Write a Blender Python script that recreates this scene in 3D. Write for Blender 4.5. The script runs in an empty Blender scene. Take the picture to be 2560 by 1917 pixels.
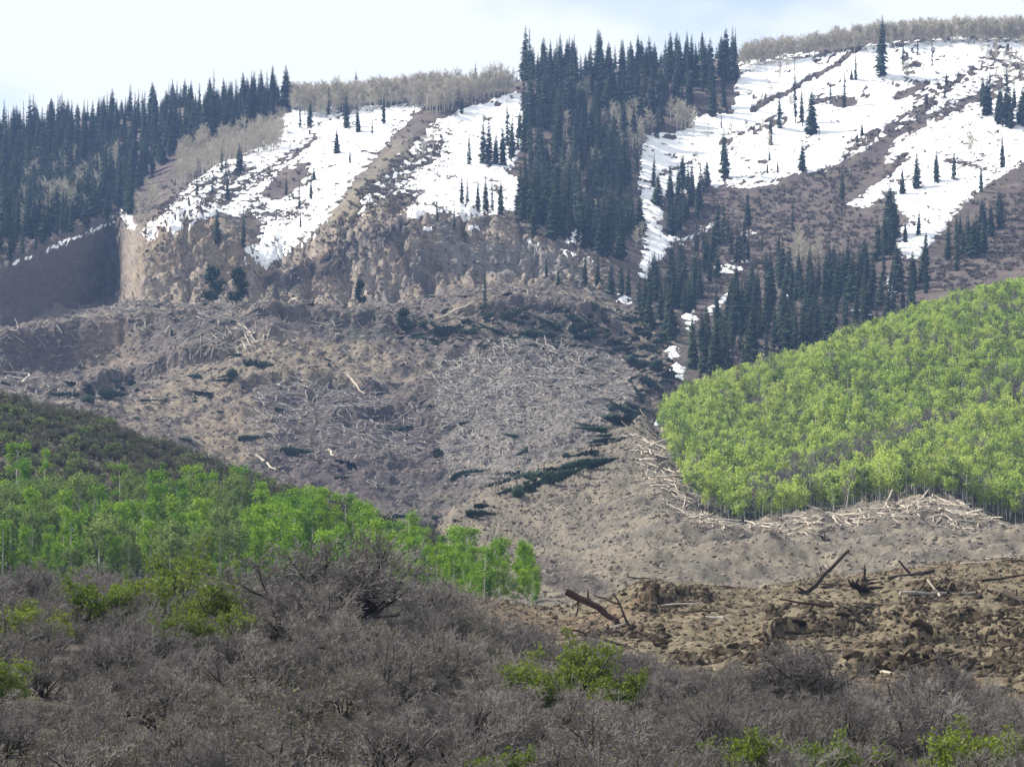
import bpy, math, random
import numpy as np
from mathutils import Vector, Matrix, Euler

random.seed(7); RNG = np.random.default_rng(11)
sc = bpy.context.scene
COL = sc.collection

# ------------------------------------------------------------------ camera, sky, sun, exposure
F = 7259.0            # focal length in photograph pixels (2560 wide)
HZ = 1500.0           # photograph row of the horizon (camera level, lens shifted up)
cam_d = bpy.data.cameras.new('camera'); cam = bpy.data.objects.new('camera', cam_d); COL.objects.link(cam)
cam_d.sensor_width = 36.0; cam_d.lens = 36.0 * F / 2560.0
cam_d.shift_y = (HZ - 958.5) / 2560.0
cam_d.clip_start = 0.5; cam_d.clip_end = 20000.0
cam.location = (0, 0, 0); cam.rotation_euler = (math.radians(90), 0, 0)
sc.camera = cam

SUN_AZ = math.atan2(-0.87, 0.38)     # clockwise from +Y (the view direction): the sun stands left, a little behind the mountain
SUN_EL = math.radians(42)
sun_dir = Vector((math.sin(SUN_AZ) * math.cos(SUN_EL), math.cos(SUN_AZ) * math.cos(SUN_EL), math.sin(SUN_EL)))
sd = bpy.data.lights.new('sun', 'SUN'); so = bpy.data.objects.new('sun', sd); COL.objects.link(so)
sd.energy = 5.0; sd.angle = math.radians(0.53); sd.color = (1.0, 0.94, 0.85)
so.rotation_euler = (-sun_dir).to_track_quat('-Z', 'Y').to_euler()

w = bpy.data.worlds.new('World'); sc.world = w; w.use_nodes = True
nt = w.node_tree; nt.nodes.clear()
out = nt.nodes.new('ShaderNodeOutputWorld')
sky = nt.nodes.new('ShaderNodeTexSky'); sky.sky_type = 'NISHITA'; sky.sun_disc = False
sky.sun_elevation = SUN_EL; sky.sun_rotation = SUN_AZ; sky.altitude = 2500.0
bg = nt.nodes.new('ShaderNodeBackground'); bg.inputs['Strength'].default_value = 0.085
nt.links.new(sky.outputs[0], bg.inputs['Color'])
cl = nt.nodes.new('ShaderNodeBackground'); cl.inputs['Color'].default_value = (0.94, 0.975, 1.0, 1); cl.inputs['Strength'].default_value = 0.50
tc = nt.nodes.new('ShaderNodeTexCoord')
mp = nt.nodes.new('ShaderNodeMapping'); mp.inputs['Scale'].default_value = (5.0, 5.0, 9.0); mp.inputs['Location'].default_value = (2.1, 0.0, 0.1)
nz = nt.nodes.new('ShaderNodeTexNoise'); nz.inputs['Scale'].default_value = 1.0; nz.inputs['Detail'].default_value = 5.0; nz.inputs['Roughness'].default_value = 0.5
rp = nt.nodes.new('ShaderNodeValToRGB'); rp.color_ramp.elements[0].position = 0.27; rp.color_ramp.elements[1].position = 0.42
mx = nt.nodes.new('ShaderNodeMixShader')
nt.links.new(tc.outputs['Generated'], mp.inputs[0]); nt.links.new(mp.outputs[0], nz.inputs['Vector'])
nt.links.new(nz.outputs[0], rp.inputs[0]); nt.links.new(rp.outputs[0], mx.inputs[0])
nt.links.new(bg.outputs[0], mx.inputs[1]); nt.links.new(cl.outputs[0], mx.inputs[2]); nt.links.new(mx.outputs[0], out.inputs[0])

vs = sc.view_settings; vs.view_transform = 'Standard'; vs.look = 'None'; vs.gamma = 1.0; vs.use_curve_mapping = False
vs.exposure = 1.1
sc.cycles.max_bounces = 5; sc.cycles.diffuse_bounces = 2; sc.cycles.glossy_bounces = 1
sc.cycles.transmission_bounces = 2; sc.cycles.volume_bounces = 0; sc.cycles.transparent_max_bounces = 4
sc.cycles.use_denoising = True; sc.cycles.denoiser = 'OPENIMAGEDENOISE'; sc.cycles.denoising_input_passes = 'RGB_ALBEDO_NORMAL'; sc.cycles.denoising_prefilter = 'ACCURATE'

# ------------------------------------------------------------------ helpers
def _hash(ix, iy, seed):
    h = (ix.astype(np.int64) * 374761393 + iy.astype(np.int64) * 668265263 + seed * 1442695041) & 0xffffffff
    h = ((h ^ (h >> 13)) * 1274126177) & 0xffffffff
    h = ((h ^ (h >> 15)) * 2246822519) & 0xffffffff
    return ((h ^ (h >> 16)) & 0xffffff) / float(0xffffff)

def vnoise(x, y, seed=0):
    """gradient noise, about 0..1"""
    ix = np.floor(x); iy = np.floor(y); fx = x - ix; fy = y - iy
    ux = fx * fx * fx * (fx * (fx * 6 - 15) + 10); uy = fy * fy * fy * (fy * (fy * 6 - 15) + 10)
    def g(dx, dy):
        a = _hash(ix + dx, iy + dy, seed) * 6.2831853
        return np.cos(a) * (fx - dx) + np.sin(a) * (fy - dy)
    v = (g(0, 0) * (1 - ux) + g(1, 0) * ux) * (1 - uy) + (g(0, 1) * (1 - ux) + g(1, 1) * ux) * uy
    return 0.5 + 0.8 * v

def fbm(x, y, seed=0, octv=4, gain=0.5):
    s = np.zeros_like(x); amp = 1.0; tot = 0.0; ca, sa = math.cos(0.6), math.sin(0.6)
    for o in range(octv):
        s += amp * (vnoise(x, y, seed + o * 17) * 2 - 1); tot += amp
        x, y = (x * ca - y * sa) * 2.03 + 11.3, (x * sa + y * ca) * 2.03 - 7.7; amp *= gain
    return s / tot

def smooth(e0, e1, x):
    t = np.clip((x - e0) / (e1 - e0), 0, 1); return t * t * (3 - 2 * t)

def in_poly(px, py, poly):
    inside = np.zeros(px.shape, bool); n = len(poly)
    for i in range(n):
        x0, y0 = poly[i]; x1, y1 = poly[(i + 1) % n]
        if y0 == y1: continue
        c = ((y0 > py) != (y1 > py)) & (px < (x1 - x0) * (py - y0) / (y1 - y0) + x0)
        inside ^= c
    return inside

def band(px, py, pts):
    """distance in photograph pixels to a polyline"""
    d = np.full(px.shape, 1e9)
    for (x0, y0), (x1, y1) in zip(pts[:-1], pts[1:]):
        dx, dy = x1 - x0, y1 - y0
        t = np.clip(((px - x0) * dx + (py - y0) * dy) / (dx * dx + dy * dy), 0, 1)
        d = np.minimum(d, np.hypot(px - x0 - t * dx, py - y0 - t * dy))
    return d

def np_mesh(name, v, faces, mats=None, midx=None, smooth_shade=False, col=None):
    """v (n,3); faces: list of arrays (m,3) / (m,4)"""
    me = bpy.data.meshes.new(name)
    faces = [f for f in faces if len(f)]
    nl = sum(f.size for f in faces); nf = sum(len(f) for f in faces)
    me.vertices.add(len(v)); me.vertices.foreach_set('co', np.ascontiguousarray(v, np.float32).ravel())
    me.loops.add(nl); me.polygons.add(nf)
    me.loops.foreach_set('vertex_index', np.concatenate([f.ravel() for f in faces]).astype(np.int32))
    tot = np.concatenate([np.full(len(f), f.shape[1]) for f in faces])
    st = np.concatenate([[0], np.cumsum(tot)[:-1]])
    me.polygons.foreach_set('loop_start', st.astype(np.int32))
    if midx is not None: me.polygons.foreach_set('material_index', midx.astype(np.int32))
    me.polygons.foreach_set('use_smooth', np.full(nf, smooth_shade))
    for m in (mats or []): me.materials.append(m)
    if col is not None:
        at = me.color_attributes.new('tint', 'FLOAT_COLOR', 'POINT')
        c4 = np.ones((len(v), 4), np.float32); c4[:, :3] = col
        at.data.foreach_set('color', c4.ravel())
    me.update(calc_edges=True); return me

def link(name, me, parent=None, label=None, cat=None, group=None, kind=None):
    o = bpy.data.objects.new(name, me); COL.objects.link(o)
    if parent is not None: o.parent = parent
    if label: o['label'] = label
    if cat: o['category'] = cat
    if group: o['group'] = group
    if kind: o['kind'] = kind
    return o

# ------------------------------------------------------------------ materials
def mat_new(name):
    m = bpy.data.materials.new(name); m.use_nodes = True
    n = m.node_tree.nodes; l = m.node_tree.links; b = n['Principled BSDF']
    b.inputs['Roughness'].default_value = 0.9; b.inputs['Specular IOR Level'].default_value = 0.15
    return m, n, l, b

def ground_mat(name, nscale, lo, hi, bump=0.0, bscale=1.0, gloss=None):
    m, n, l, b = mat_new(name)
    at = n.new('ShaderNodeAttribute'); at.attribute_name = 'tint'
    geo = n.new('ShaderNodeNewGeometry')
    t = n.new('ShaderNodeTexNoise'); t.inputs['Scale'].default_value = nscale; t.inputs['Detail'].default_value = 6; t.inputs['Roughness'].default_value = 0.68
    l.new(geo.outputs['Position'], t.inputs['Vector'])
    mr = n.new('ShaderNodeMapRange'); mr.inputs[1].default_value = 0.28; mr.inputs[2].default_value = 0.72
    mr.inputs[3].default_value = lo; mr.inputs[4].default_value = hi
    l.new(t.outputs[0], mr.inputs[0])
    mul = n.new('ShaderNodeVectorMath'); mul.operation = 'SCALE'
    l.new(at.outputs['Color'], mul.inputs[0]); l.new(mr.outputs[0], mul.inputs['Scale']); l.new(mul.outputs[0], b.inputs['Base Color'])
    if bump:
        t2 = n.new('ShaderNodeTexNoise'); t2.inputs['Scale'].default_value = bscale; t2.inputs['Detail'].default_value = 5; t2.inputs['Roughness'].default_value = 0.65
        l.new(geo.outputs['Position'], t2.inputs['Vector'])
        bp = n.new('ShaderNodeBump'); bp.inputs['Strength'].default_value = 1.0; bp.inputs['Distance'].default_value = bump
        l.new(t2.outputs[0], bp.inputs['Height']); l.new(bp.outputs[0], b.inputs['Normal'])
    if gloss: b.inputs['Roughness'].default_value = gloss
    return m

def var_mat(name, c0, c1, nscale=0.0, rough=0.9, transl=0.0):
    """colour between c0 and c1 by object random (and by local noise)"""
    m, n, l, b = mat_new(name); b.inputs['Roughness'].default_value = rough
    oi = n.new('ShaderNodeObjectInfo'); mix = n.new('ShaderNodeMix'); mix.data_type = 'RGBA'
    mix.inputs['A'].default_value = (*c0, 1); mix.inputs['B'].default_value = (*c1, 1)
    fac = oi.outputs['Random']
    if nscale:
        geo = n.new('ShaderNodeNewGeometry'); t = n.new('ShaderNodeTexNoise'); t.inputs['Scale'].default_value = nscale; t.inputs['Detail'].default_value = 3
        l.new(geo.outputs['Position'], t.inputs['Vector'])
        mr = n.new('ShaderNodeMapRange'); mr.inputs[1].default_value = 0.3; mr.inputs[2].default_value = 0.7
        l.new(t.outputs[0], mr.inputs[0])
        av = n.new('ShaderNodeMath'); av.operation = 'MULTIPLY_ADD'; av.inputs[1].default_value = 0.5
        hf = n.new('ShaderNodeMath'); hf.operation = 'MULTIPLY'; hf.inputs[1].default_value = 0.5
        l.new(fac, hf.inputs[0]); l.new(mr.outputs[0], av.inputs[0]); l.new(hf.outputs[0], av.inputs[2]); fac = av.outputs[0]
    l.new(fac, mix.inputs['Factor']); l.new(mix.outputs['Result'], b.inputs['Base Color'])
    if transl:
        tr = n.new('ShaderNodeBsdfTranslucent'); l.new(mix.outputs['Result'], tr.inputs['Color'])
        ms = n.new('ShaderNodeMixShader'); ms.inputs[0].default_value = transl
        l.new(b.outputs[0], ms.inputs[1]); l.new(tr.outputs[0], ms.inputs[2]); l.new(ms.outputs[0], n['Material Output'].inputs[0])
    return m

M = {}
M['soil_near'] = ground_mat('soil_near', 1.6, 0.55, 1.5, 0.25, 1.3)
M['soil_mid'] = ground_mat('soil_mid', 0.6, 0.45, 1.6, 0.9, 0.7)
M['soil_far'] = ground_mat('soil_far', 0.5, 0.6, 1.4, 0.5, 0.6)
M['cliff'] = ground_mat('cliff_rock', 0.7, 0.6, 1.4, 0.7, 0.8)
M['snow'] = ground_mat('snow', 0.12, 0.93, 1.03, 0.25, 0.25, gloss=0.6)
M['spruce'] = var_mat('spruce_needles', (0.008, 0.020, 0.015), (0.040, 0.066, 0.030), 0.10)
M['spruce_bark'] = var_mat('spruce_bark', (0.07, 0.055, 0.045), (0.11, 0.09, 0.075))
M['aspen_leaf'] = var_mat('aspen_leaves', (0.21, 0.335, 0.06), (0.42, 0.48, 0.11), 0.018, transl=0.4)
M['aspen_leaf_near'] = var_mat('aspen_leaves_fresh', (0.085, 0.20, 0.016), (0.22, 0.335, 0.026), 0.12, transl=0.28)
M['aspen_leaf_dull'] = var_mat('aspen_leaves_dull', (0.10, 0.155, 0.045), (0.17, 0.23, 0.06), 0.15, transl=0.3)
M['aspen_bark'] = var_mat('aspen_bark', (0.34, 0.33, 0.29), (0.50, 0.48, 0.42), 0.5)
M['bare_twig'] = var_mat('bare_aspen_twigs', (0.31, 0.28, 0.225), (0.48, 0.435, 0.34), 0.03)
M['oak_stem'] = var_mat('oak_stem', (0.030, 0.026, 0.023), (0.06, 0.05, 0.044), 1.0)
M['oak_twig'] = var_mat('oak_twig', (0.085, 0.077, 0.077), (0.25, 0.228, 0.217), 0.35)
M['oak_leaf'] = var_mat('oak_leaves', (0.075, 0.13, 0.014), (0.17, 0.22, 0.028), 0.6, transl=0.32)
M['oak_bud'] = var_mat('oak_buds', (0.085, 0.085, 0.055), (0.14, 0.145, 0.07), 0.3, transl=0.2)
M['brush'] = var_mat('hill_brush', (0.085, 0.082, 0.064), (0.15, 0.142, 0.108), 0.06)
M['scrub'] = var_mat('mountain_scrub', (0.13, 0.105, 0.09), (0.20, 0.17, 0.13), 0.04)
M['log_pale'] = var_mat('pale_wood', (0.34, 0.29, 0.23), (0.50, 0.45, 0.38), 0.3)
M['log_grey'] = var_mat('grey_wood', (0.20, 0.185, 0.17), (0.34, 0.315, 0.285), 0.3)
M['log_dark'] = var_mat('wet_dark_bark', (0.022, 0.017, 0.013), (0.045, 0.033, 0.024), 1.2)
M['log_red'] = var_mat('red_brown_bark', (0.035, 0.02, 0.014), (0.085, 0.043, 0.03), 1.2)
M['rock'] = var_mat('rock', (0.085, 0.07, 0.062), (0.22, 0.185, 0.15), 0.5)
M['clod'] = var_mat('earth_clod', (0.035, 0.028, 0.019), (0.125, 0.102, 0.066), 0.8)

M['strip_twig'] = var_mat('grey_leafless_twigs', (0.13, 0.12, 0.115), (0.21, 0.19, 0.17), 0.05)
M['clod_dark'] = var_mat('moist_shade_clod', (0.022, 0.017, 0.012), (0.075, 0.056, 0.034), 0.8)  # fresh earth, darkened further to stand in for the scarps' shadow

# ------------------------------------------------------------------ terrain: feature lines (photo column, photo row, distance in metres)
def zr(z, y): return HZ - z / y * F
LINES = [
 ([(0, zr(-1.7, 3), 3)], 4),
 ([(0, zr(-4.9, 28), 28)], 10),
 ([(0, zr(-5.9, 55), 55)], 24),
 ([(0,1545,130),(300,1550,130),(500,1575,125),(850,1565,115),(1100,1595,120),(1300,1650,120),(1500,1700,115),(1800,1765,105),(2100,1800,100),(2560,1850,95)], 16),
 ([(0,1690,170),(900,1690,170),(1200,1680,160),(1500,1705,150),(1800,1735,135),(2100,1755,130),(2560,1780,125)], 90),
 ([(0,1650,200),(900,1640,200),(1100,1580,200),(1300,1610,200),(1600,1590,200),(2000,1590,200),(2560,1600,200)], 150),
 ([(0,1620,250),(900,1600,250),(1000,1560,240),(1100,1490,240),(1250,1505,240),(1400,1530,250),(1500,1515,260),(1600,1452,270),(1750,1470,275),(1900,1478,280),(2050,1448,290),(2300,1425,300),(2560,1395,310)], 14),
 ([(0,1580,300),(1000,1570,300),(1300,1560,310),(1600,1500,320),(2050,1490,340),(2560,1440,360)], 16),
 ([(0,1465,370),(600,1480,370),(1200,1485,370),(1500,1498,375),(1700,1480,380),(2050,1470,385),(2560,1425,395)], 54),
 ([(0,1200,450),(300,1250,440),(600,1310,430),(900,1375,420),(1100,1415,420),(1250,1440,420),(1400,1465,425),(1550,1395,460),(1700,1360,480),(2000,1380,480),(2300,1350,480),(2560,1370,480)], 64),
 ([(0,1005,560),(200,1055,550),(400,1130,540),(600,1205,520),(800,1275,505),(1000,1340,480),(1100,1385,465),(1200,1415,460),(1350,1400,490),(1500,1310,540),(1640,1240,570),(1700,1255,570),(1850,1312,560),(2000,1298,560),(2150,1275,560),(2300,1245,560),(2400,1258,560),(2500,1310,560),(2560,1320,560)], 50),
 ([(0,1040,620),(400,1165,600),(800,1305,570),(1000,1350,540),(1060,1345,540),(1100,1328,560),(1300,1240,620),(1500,1135,670),(1600,1088,700),(1640,1082,705),(1700,1125,690),(1850,1170,680),(2100,1140,690),(2400,1100,700),(2560,1090,700)], 40),
 ([(0,1060,720),(400,1170,700),(800,1310,680),(1000,1370,660),(1100,1360,650),(1300,1290,690),(1500,1190,740),(1600,1120,760),(1640,1085,765),(1700,1045,770),(1800,995,800),(2000,930,850),(2200,850,900),(2400,785,930),(2560,750,950)], 12),
 ([(0,1010,830),(200,1040,820),(400,1110,800),(600,1180,780),(800,1240,760),(1000,1300,740),(1100,1300,740),(1300,1220,760),(1500,1120,800),(1600,1085,830),(1700,1085,850),(1800,1045,880),(2000,985,930),(2200,895,980),(2400,835,1010),(2560,805,1030)], 74),
 ([(0,965,890),(200,965,900),(400,1020,880),(600,1060,860),(800,1080,860),(1000,1100,860),(1200,1060,870),(1400,1000,880),(1600,960,900),(1700,960,920),(1800,930,950),(2000,900,1000),(2200,840,1040),(2400,760,1070),(2560,720,1080)], 60),
 ([(0,945,958),(150,935,970),(290,930,975),(380,910,962),(450,890,955),(600,850,960),(700,845,960),(900,862,960),(1100,880,950),(1300,870,950),(1500,880,960),(1650,880,980),(1800,870,1000),(2000,850,1050),(2200,800,1080),(2560,700,1110)], 74),
 ([(0,838,975),(150,812,985),(330,795,990),(500,790,995),(650,785,1000),(800,805,1000),(1000,810,1000),(1150,770,1010),(1300,745,1020),(1450,755,1020),(1600,800,1030),(1700,830,1040),(1900,820,1060),(2200,760,1110),(2560,670,1140)], 14),
 ([(0,850,1010),(300,790,1030),(500,785,1040),(800,800,1040),(1000,790,1045),(1150,770,1050),(1300,750,1060),(1500,760,1065),(1700,800,1075),(2200,730,1130),(2560,650,1160)], 20),
 ([(0,810,1060),(100,790,1100),(200,770,1170),(280,745,1270),(312,745,1130),(335,742,1090),(500,755,1085),(700,765,1085),(900,755,1085),(1050,735,1085),(1200,700,1090),(1400,690,1095),(1600,740,1100),(1700,770,1110),(1900,760,1130),(2200,690,1170),(2560,610,1190)], 76),
 ([(0,690,1085),(100,640,1140),(200,595,1220),(295,555,1330),(322,590,1160),(345,605,1110),(400,580,1106),(480,555,1106),(560,600,1104),(640,650,1100),(720,672,1098),(780,650,1100),(850,610,1102),(950,575,1104),(1050,565,1104),(1150,575,1106),(1250,600,1108),(1400,640,1112),(1500,670,1118),(1600,700,1130),(1700,720,1150),(1900,690,1180),(2200,600,1220),(2560,520,1240)], 50),
 ([(0,570,1240),(200,520,1330),(300,480,1400),(350,550,1260),(500,500,1250),(700,520,1250),(900,470,1260),(1050,480,1270),(1200,490,1270),(1400,520,1270),(1600,560,1270),(1700,590,1270),(1900,540,1290),(2200,460,1320),(2560,400,1330)], 50),
 ([(0,450,1400),(300,410,1480),(420,450,1390),(700,370,1390),(900,350,1390),(1200,330,1400),(1500,340,1400),(1700,380,1400),(2000,350,1410),(2300,270,1430),(2560,240,1430)], 56),
 ([(0,345,1560),(300,300,1580),(600,262,1570),(740,255,1560),(900,250,1550),(1100,235,1550),(1250,220,1550),(1400,195,1560),(1700,175,1560),(1840,150,1560),(2000,132,1560),(2200,102,1560),(2400,92,1560),(2560,95,1560)], 12),
 ([(0,400,1720)], 5),
 ([(0,700,2600)], 0),
]
PXI = np.arange(-300, 2861, 6.0)
ext = np.array([40, 100, 200, 350, 600, 950, 1400, 2000, 2800.0])
PX = np.concatenate([(-300 - ext)[::-1], PXI, 2860 + ext]); NC = len(PX)
def blur(a, k=5):
    ker = np.hanning(2 * k + 3)[1:-1]; ker /= ker.sum()
    return np.convolve(np.pad(a, k, mode='edge'), ker, 'valid')
KY = []; KZ = []
for st, _ in LINES:
    st = sorted(st); xs = [s[0] for s in st]
    p = blur(np.interp(PX, xs, [s[1] for s in st])); yy = blur(np.interp(PX, xs, [s[2] for s in st]))
    KY.append(yy); KZ.append((HZ - p) / F * yy)
KY = np.array(KY); KZ = np.array(KZ)
KZ[23] = KZ[22] - 3; KZ[24] = KZ[22] - 90
h = np.diff(KY, axis=0); dl = np.diff(KZ, axis=0) / h
dm = np.zeros_like(KY)
same = (dl[:-1] * dl[1:]) > 0
w1 = 2 * h[1:] + h[:-1]; w2 = h[1:] + 2 * h[:-1]
with np.errstate(divide='ignore', invalid='ignore'):
    dm[1:-1] = np.where(same, (w1 + w2) / (w1 / dl[:-1] + w2 / dl[1:]), 0)
dm[0] = dl[0]; dm[-1] = dl[-1]
rowsY = []; rowsZ = []; SEG = []; FR = []
for k in range(len(LINES) - 1):
    n = LINES[k][1]
    for i in range(n):
        t = i / n
        h00 = 2*t**3 - 3*t*t + 1; h10 = t**3 - 2*t*t + t; h01 = -2*t**3 + 3*t*t; h11 = t**3 - t*t
        zc = h00 * KZ[k] + h10 * h[k] * dm[k] + h01 * KZ[k+1] + h11 * h[k] * dm[k+1]
        zl = KZ[k] * (1 - t) + KZ[k+1] * t
        mixl = 0.7 if k in (17, 18) else 0.0
        rowsY.append(KY[k] * (1 - t) + KY[k+1] * t); rowsZ.append(zc * (1 - mixl) + zl * mixl); SEG.append(k); FR.append(t)
rowsY.append(KY[-1]); rowsZ.append(KZ[-1]); SEG.append(len(LINES) - 2); FR.append(1.0)
GY = np.array(rowsY); GZ = np.array(rowsZ); SEG = np.array(SEG); FR = np.array(FR); NR = len(SEG)
GP = np.broadcast_to(PX, GY.shape); GX = (GP - 1280) / F * GY
SG = np.broadcast_to((SEG + FR)[:, None], GY.shape)      # continuous feature-line number
def seg_w(a, b, soft=0.35): return smooth(a - soft, a + soft, SG) * (1 - smooth(b - soft, b + soft, SG))
def px_w(a, b, soft=60): return smooth(a - soft, a + soft, GP) * (1 - smooth(b - soft, b + soft, GP))

W_near = np.clip(seg_w(3.6, 7.2) * smooth(950, 1150, GP), 0, 1)                                          # near debris field
W_lev = np.clip(seg_w(7.2, 11.9) * px_w(1080, 1690) + seg_w(7.2, 10.1) * px_w(1300, 9e3), 0, 1)          # levee and far debris bank
W_hill = seg_w(7.0, 12.0) * (1 - smooth(1150, 1350, GP)) * (1 - W_lev)
W_asp = seg_w(10.1, 13.0) * smooth(1650, 1720, GP)
W_sl = seg_w(12.2, 17.6) * (1 - smooth(1640, 1760, GP))
W_cl = seg_w(17.7, 19.2, 0.25) * (1 - smooth(1450, 1650, GP))
W_mt = np.clip(smooth(18.9, 19.4, SG) + seg_w(12.8, 19.3) * smooth(1660, 1780, GP), 0, 1)

# relief
X, Y = GX, GY
DZ = np.zeros_like(GZ)
n1 = fbm(X / 60, Y / 60, 3, 3); n2 = fbm(X / 14, Y / 14, 5, 4, 0.6); n3 = fbm(X / 3.5, Y / 3.5, 9, 3, 0.6)
rid = 1 - 2 * np.abs(fbm(X / 22, Y / 30, 21, 4, 0.55))
PY0 = HZ - F * GZ / GY
DZ += W_near * (0.8 * fbm(X / 10, Y / 15, 31, 4, 0.55) + 0.35 * fbm(X / 1.6, Y / 2.4, 33, 3, 0.65))
# broken scarps in the near debris: ground behind each line stands higher
SCARP = np.zeros(GP.shape); RNEAR = slice(int(np.argmax(SEG >= 3)), int(np.argmax(SEG >= 8))); RSL = slice(int(np.argmax(SEG >= 12)), int(np.argmax(SEG >= 18)))
def scarp(pts, hgt, back):
    global DZ, SCARP
    q_ = RNEAR; Xq, Yq, Pq = X[q_], Y[q_], GP[q_]
    lx = np.interp(Pq, [q[0] for q in pts], [q[1] for q in pts]); d = lx - PY0[q_] + 20 * fbm(Xq / 8, Yq / 14, int(pts[0][0]), 5, 0.62)
    wnd = smooth(pts[0][0] - 10, pts[0][0] + 70, Pq) * (1 - smooth(pts[-1][0] - 70, pts[-1][0] + 10, Pq))
    SCARP[q_] = np.maximum(SCARP[q_], W_near[q_] * wnd * (np.abs(d + 4) < 16))
    DZ[q_] += W_near[q_] * wnd * 0.6 * hgt * smooth(0, 1.4, d) * np.exp(-np.maximum(d, 0) / back) * np.clip(0.6 + 1.3 * fbm(Xq / 5, Yq / 8, 77, 4, 0.6), 0.0, 1.5)
scarp([(1880, 1612), (2000, 1585), (2150, 1575), (2330, 1555)], 2.3, 60)
scarp([(2150, 1640), (2300, 1625), (2450, 1610), (2700, 1630)], 2.2, 45)
scarp([(2080, 1690), (2250, 1665), (2420, 1672), (2700, 1665)], 1.9, 36)
scarp([(1560, 1525), (1640, 1515), (1740, 1500), (1800, 1505)], 1.9, 36)
scarp([(1440, 1590), (1560, 1578), (1680, 1600)], 1.5, 36)
scarp([(2250, 1500), (2400, 1490), (2560, 1515), (2700, 1500)], 1.4, 36)
scarp([(1900, 1545), (2050, 1530), (2200, 1535)], 0.7, 40)
scarp([(2330, 1580), (2450, 1560), (2700, 1575)], 1.4, 36)
scarp([(1650, 1655), (1800, 1640), (1960, 1650)], 0.9, 30)
DZ += W_lev * (1.8 * n2 + 0.8 * n3 + 2.2 * (0.4 - np.abs(fbm((X + 0.6 * Y) / 14, (Y - 0.6 * X) / 40, 61, 4, 0.6))))
rid2 = 0.45 - np.abs(fbm(X / 9, Y / 12, 23, 4, 0.62))
DZ += W_sl * (3.0 * n1 + 2.2 * n2 + 1.1 * n3 + 1.6 * (rid - 0.5) + 3.2 * rid2)
Xw = X + 7 * fbm(X / 16, GZ / 14, 59, 3)
def sscarp(pts, hgt, back):
    global DZ
    q_ = RSL; Pq = GP[q_]
    lx = np.interp(Pq, [q[0] for q in pts], [q[1] for q in pts]); d = lx - PY0[q_] + 14 * fbm(X[q_] / 18, Y[q_] / 18, int(pts[0][0]), 4, 0.6)
    wnd = smooth(pts[0][0] - 10, pts[0][0] + 80, Pq) * (1 - smooth(pts[-1][0] - 80, pts[-1][0] + 10, Pq))
    DZ[q_] += W_sl[q_] * wnd * hgt * smooth(0, 6, d) * np.exp(-np.maximum(d, 0) / back)
sscarp([(600, 812), (760, 822), (900, 838), (1050, 850)], 5.0, 40)
sscarp([(160, 1010), (340, 955), (480, 910), (620, 866), (740, 852)], 5.5, 36)
sscarp([(540, 990), (700, 965), (860, 980), (1000, 1005)], 4.5, 30)
sscarp([(780, 1075), (980, 1055), (1120, 1085)], 4.0, 30)
sscarp([(1120, 815), (1300, 790), (1540, 815)], 4.0, 30)
sscarp([(1000, 935), (1150, 900), (1350, 905), (1560, 940)], 3.0, 30)
gul = 0.3 - np.abs(fbm(Xw / 11, Y / 70, 55, 5, 0.62)); stra = fbm(X / 50, GZ / 4.0, 57, 4, 0.65)
DZ += W_cl * (9.0 * gul + 6.0 * fbm(X / 34, Y / 60, 58, 5, 0.55) + 0.8 * fbm(X / 2.2, Y / 4, 60, 2) + 4.0 * stra)
Pw = GP + 55 * fbm(X / 12, GZ / 8, 62, 4, 0.6)
DZ -= W_cl * 17 * np.exp(-((Pw - 1072) / 14) ** 2) * smooth(650, 720, PY0)
for cx, cw_, cd in ((470, 12, 4), (700, 6, 5), (762, 14, 3), (868, 7, 6), (1005, 12, 5), (1160, 6, 7), (1205, 14, 3), (1318, 8, 6), (1440, 12, 3)):
    DZ -= W_cl * cd * np.exp(-((Pw - cx) / cw_) ** 2)
DZ += W_mt * (3.0 * n1 + 0.8 * n2 + 0.12 * n3)
DZ += 3.0 * np.exp(-((SG - 11.0) / 0.28) ** 2) * px_w(1110, 1630, 40) - 3.0 * np.exp(-((SG - 12.6) / 0.5) ** 2) * px_w(1060, 1620, 50)
DZ += W_lev * 4.2 * fbm(X / 26, Y / 24, 64, 3) * smooth(1450, 1650, GP)
DZ += W_hill * (1.2 * n1 + 0.5 * n2) + W_asp * (1.6 * n1 + 0.5 * n2)
DZ += (1 - smooth(3.2, 4.0, SG)) * (0.25 * n2)
GS0 = GZ / GY; PYs = HZ - F * GS0
def ridge(pts, hgt, wid):
    global DZ
    d = band(GP, PYs, pts); DZ = DZ + W_mt * hgt * np.exp(-(d / wid) ** 2)
ridge([(760, 650), (900, 500), (1000, 390), (1090, 290), (1250, 232)], 1.6, 26)
ridge([(380, 545), (560, 430), (720, 300)], 1.1, 26)
ridge([(1870, 275), (2000, 205), (2130, 140)], 1.1, 16)
ridge([(1820, 470), (1980, 435), (2110, 395), (2220, 320), (2340, 260)], 1.6, 24)
ridge([(2100, 520), (2210, 448)], 1.1, 16)
ridge([(2230, 670), (2330, 590), (2440, 490), (2560, 420)], 1.6, 24)
GZ = GZ + DZ * np.clip((SG - 0.5), 0, 1)
bed = 3.6 + 1.2 * fbm(X / 40, Y / 40, 65, 2); zz0 = GZ + 2.4 * fbm(X / 13, Y / 13, 66, 4, 0.6); fr_ = zz0 / bed - np.floor(zz0 / bed)
GZ = GZ + W_cl * smooth(330, 380, GP) * 0.85 * bed * (smooth(0.25, 0.6, fr_) - fr_)

GS = GZ / GY; PYs = HZ - F * GS
run = np.maximum.accumulate(GS, axis=0)
VIS = (GS >= run - 2.0 / F)
ROWID = np.arange(NR)

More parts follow.
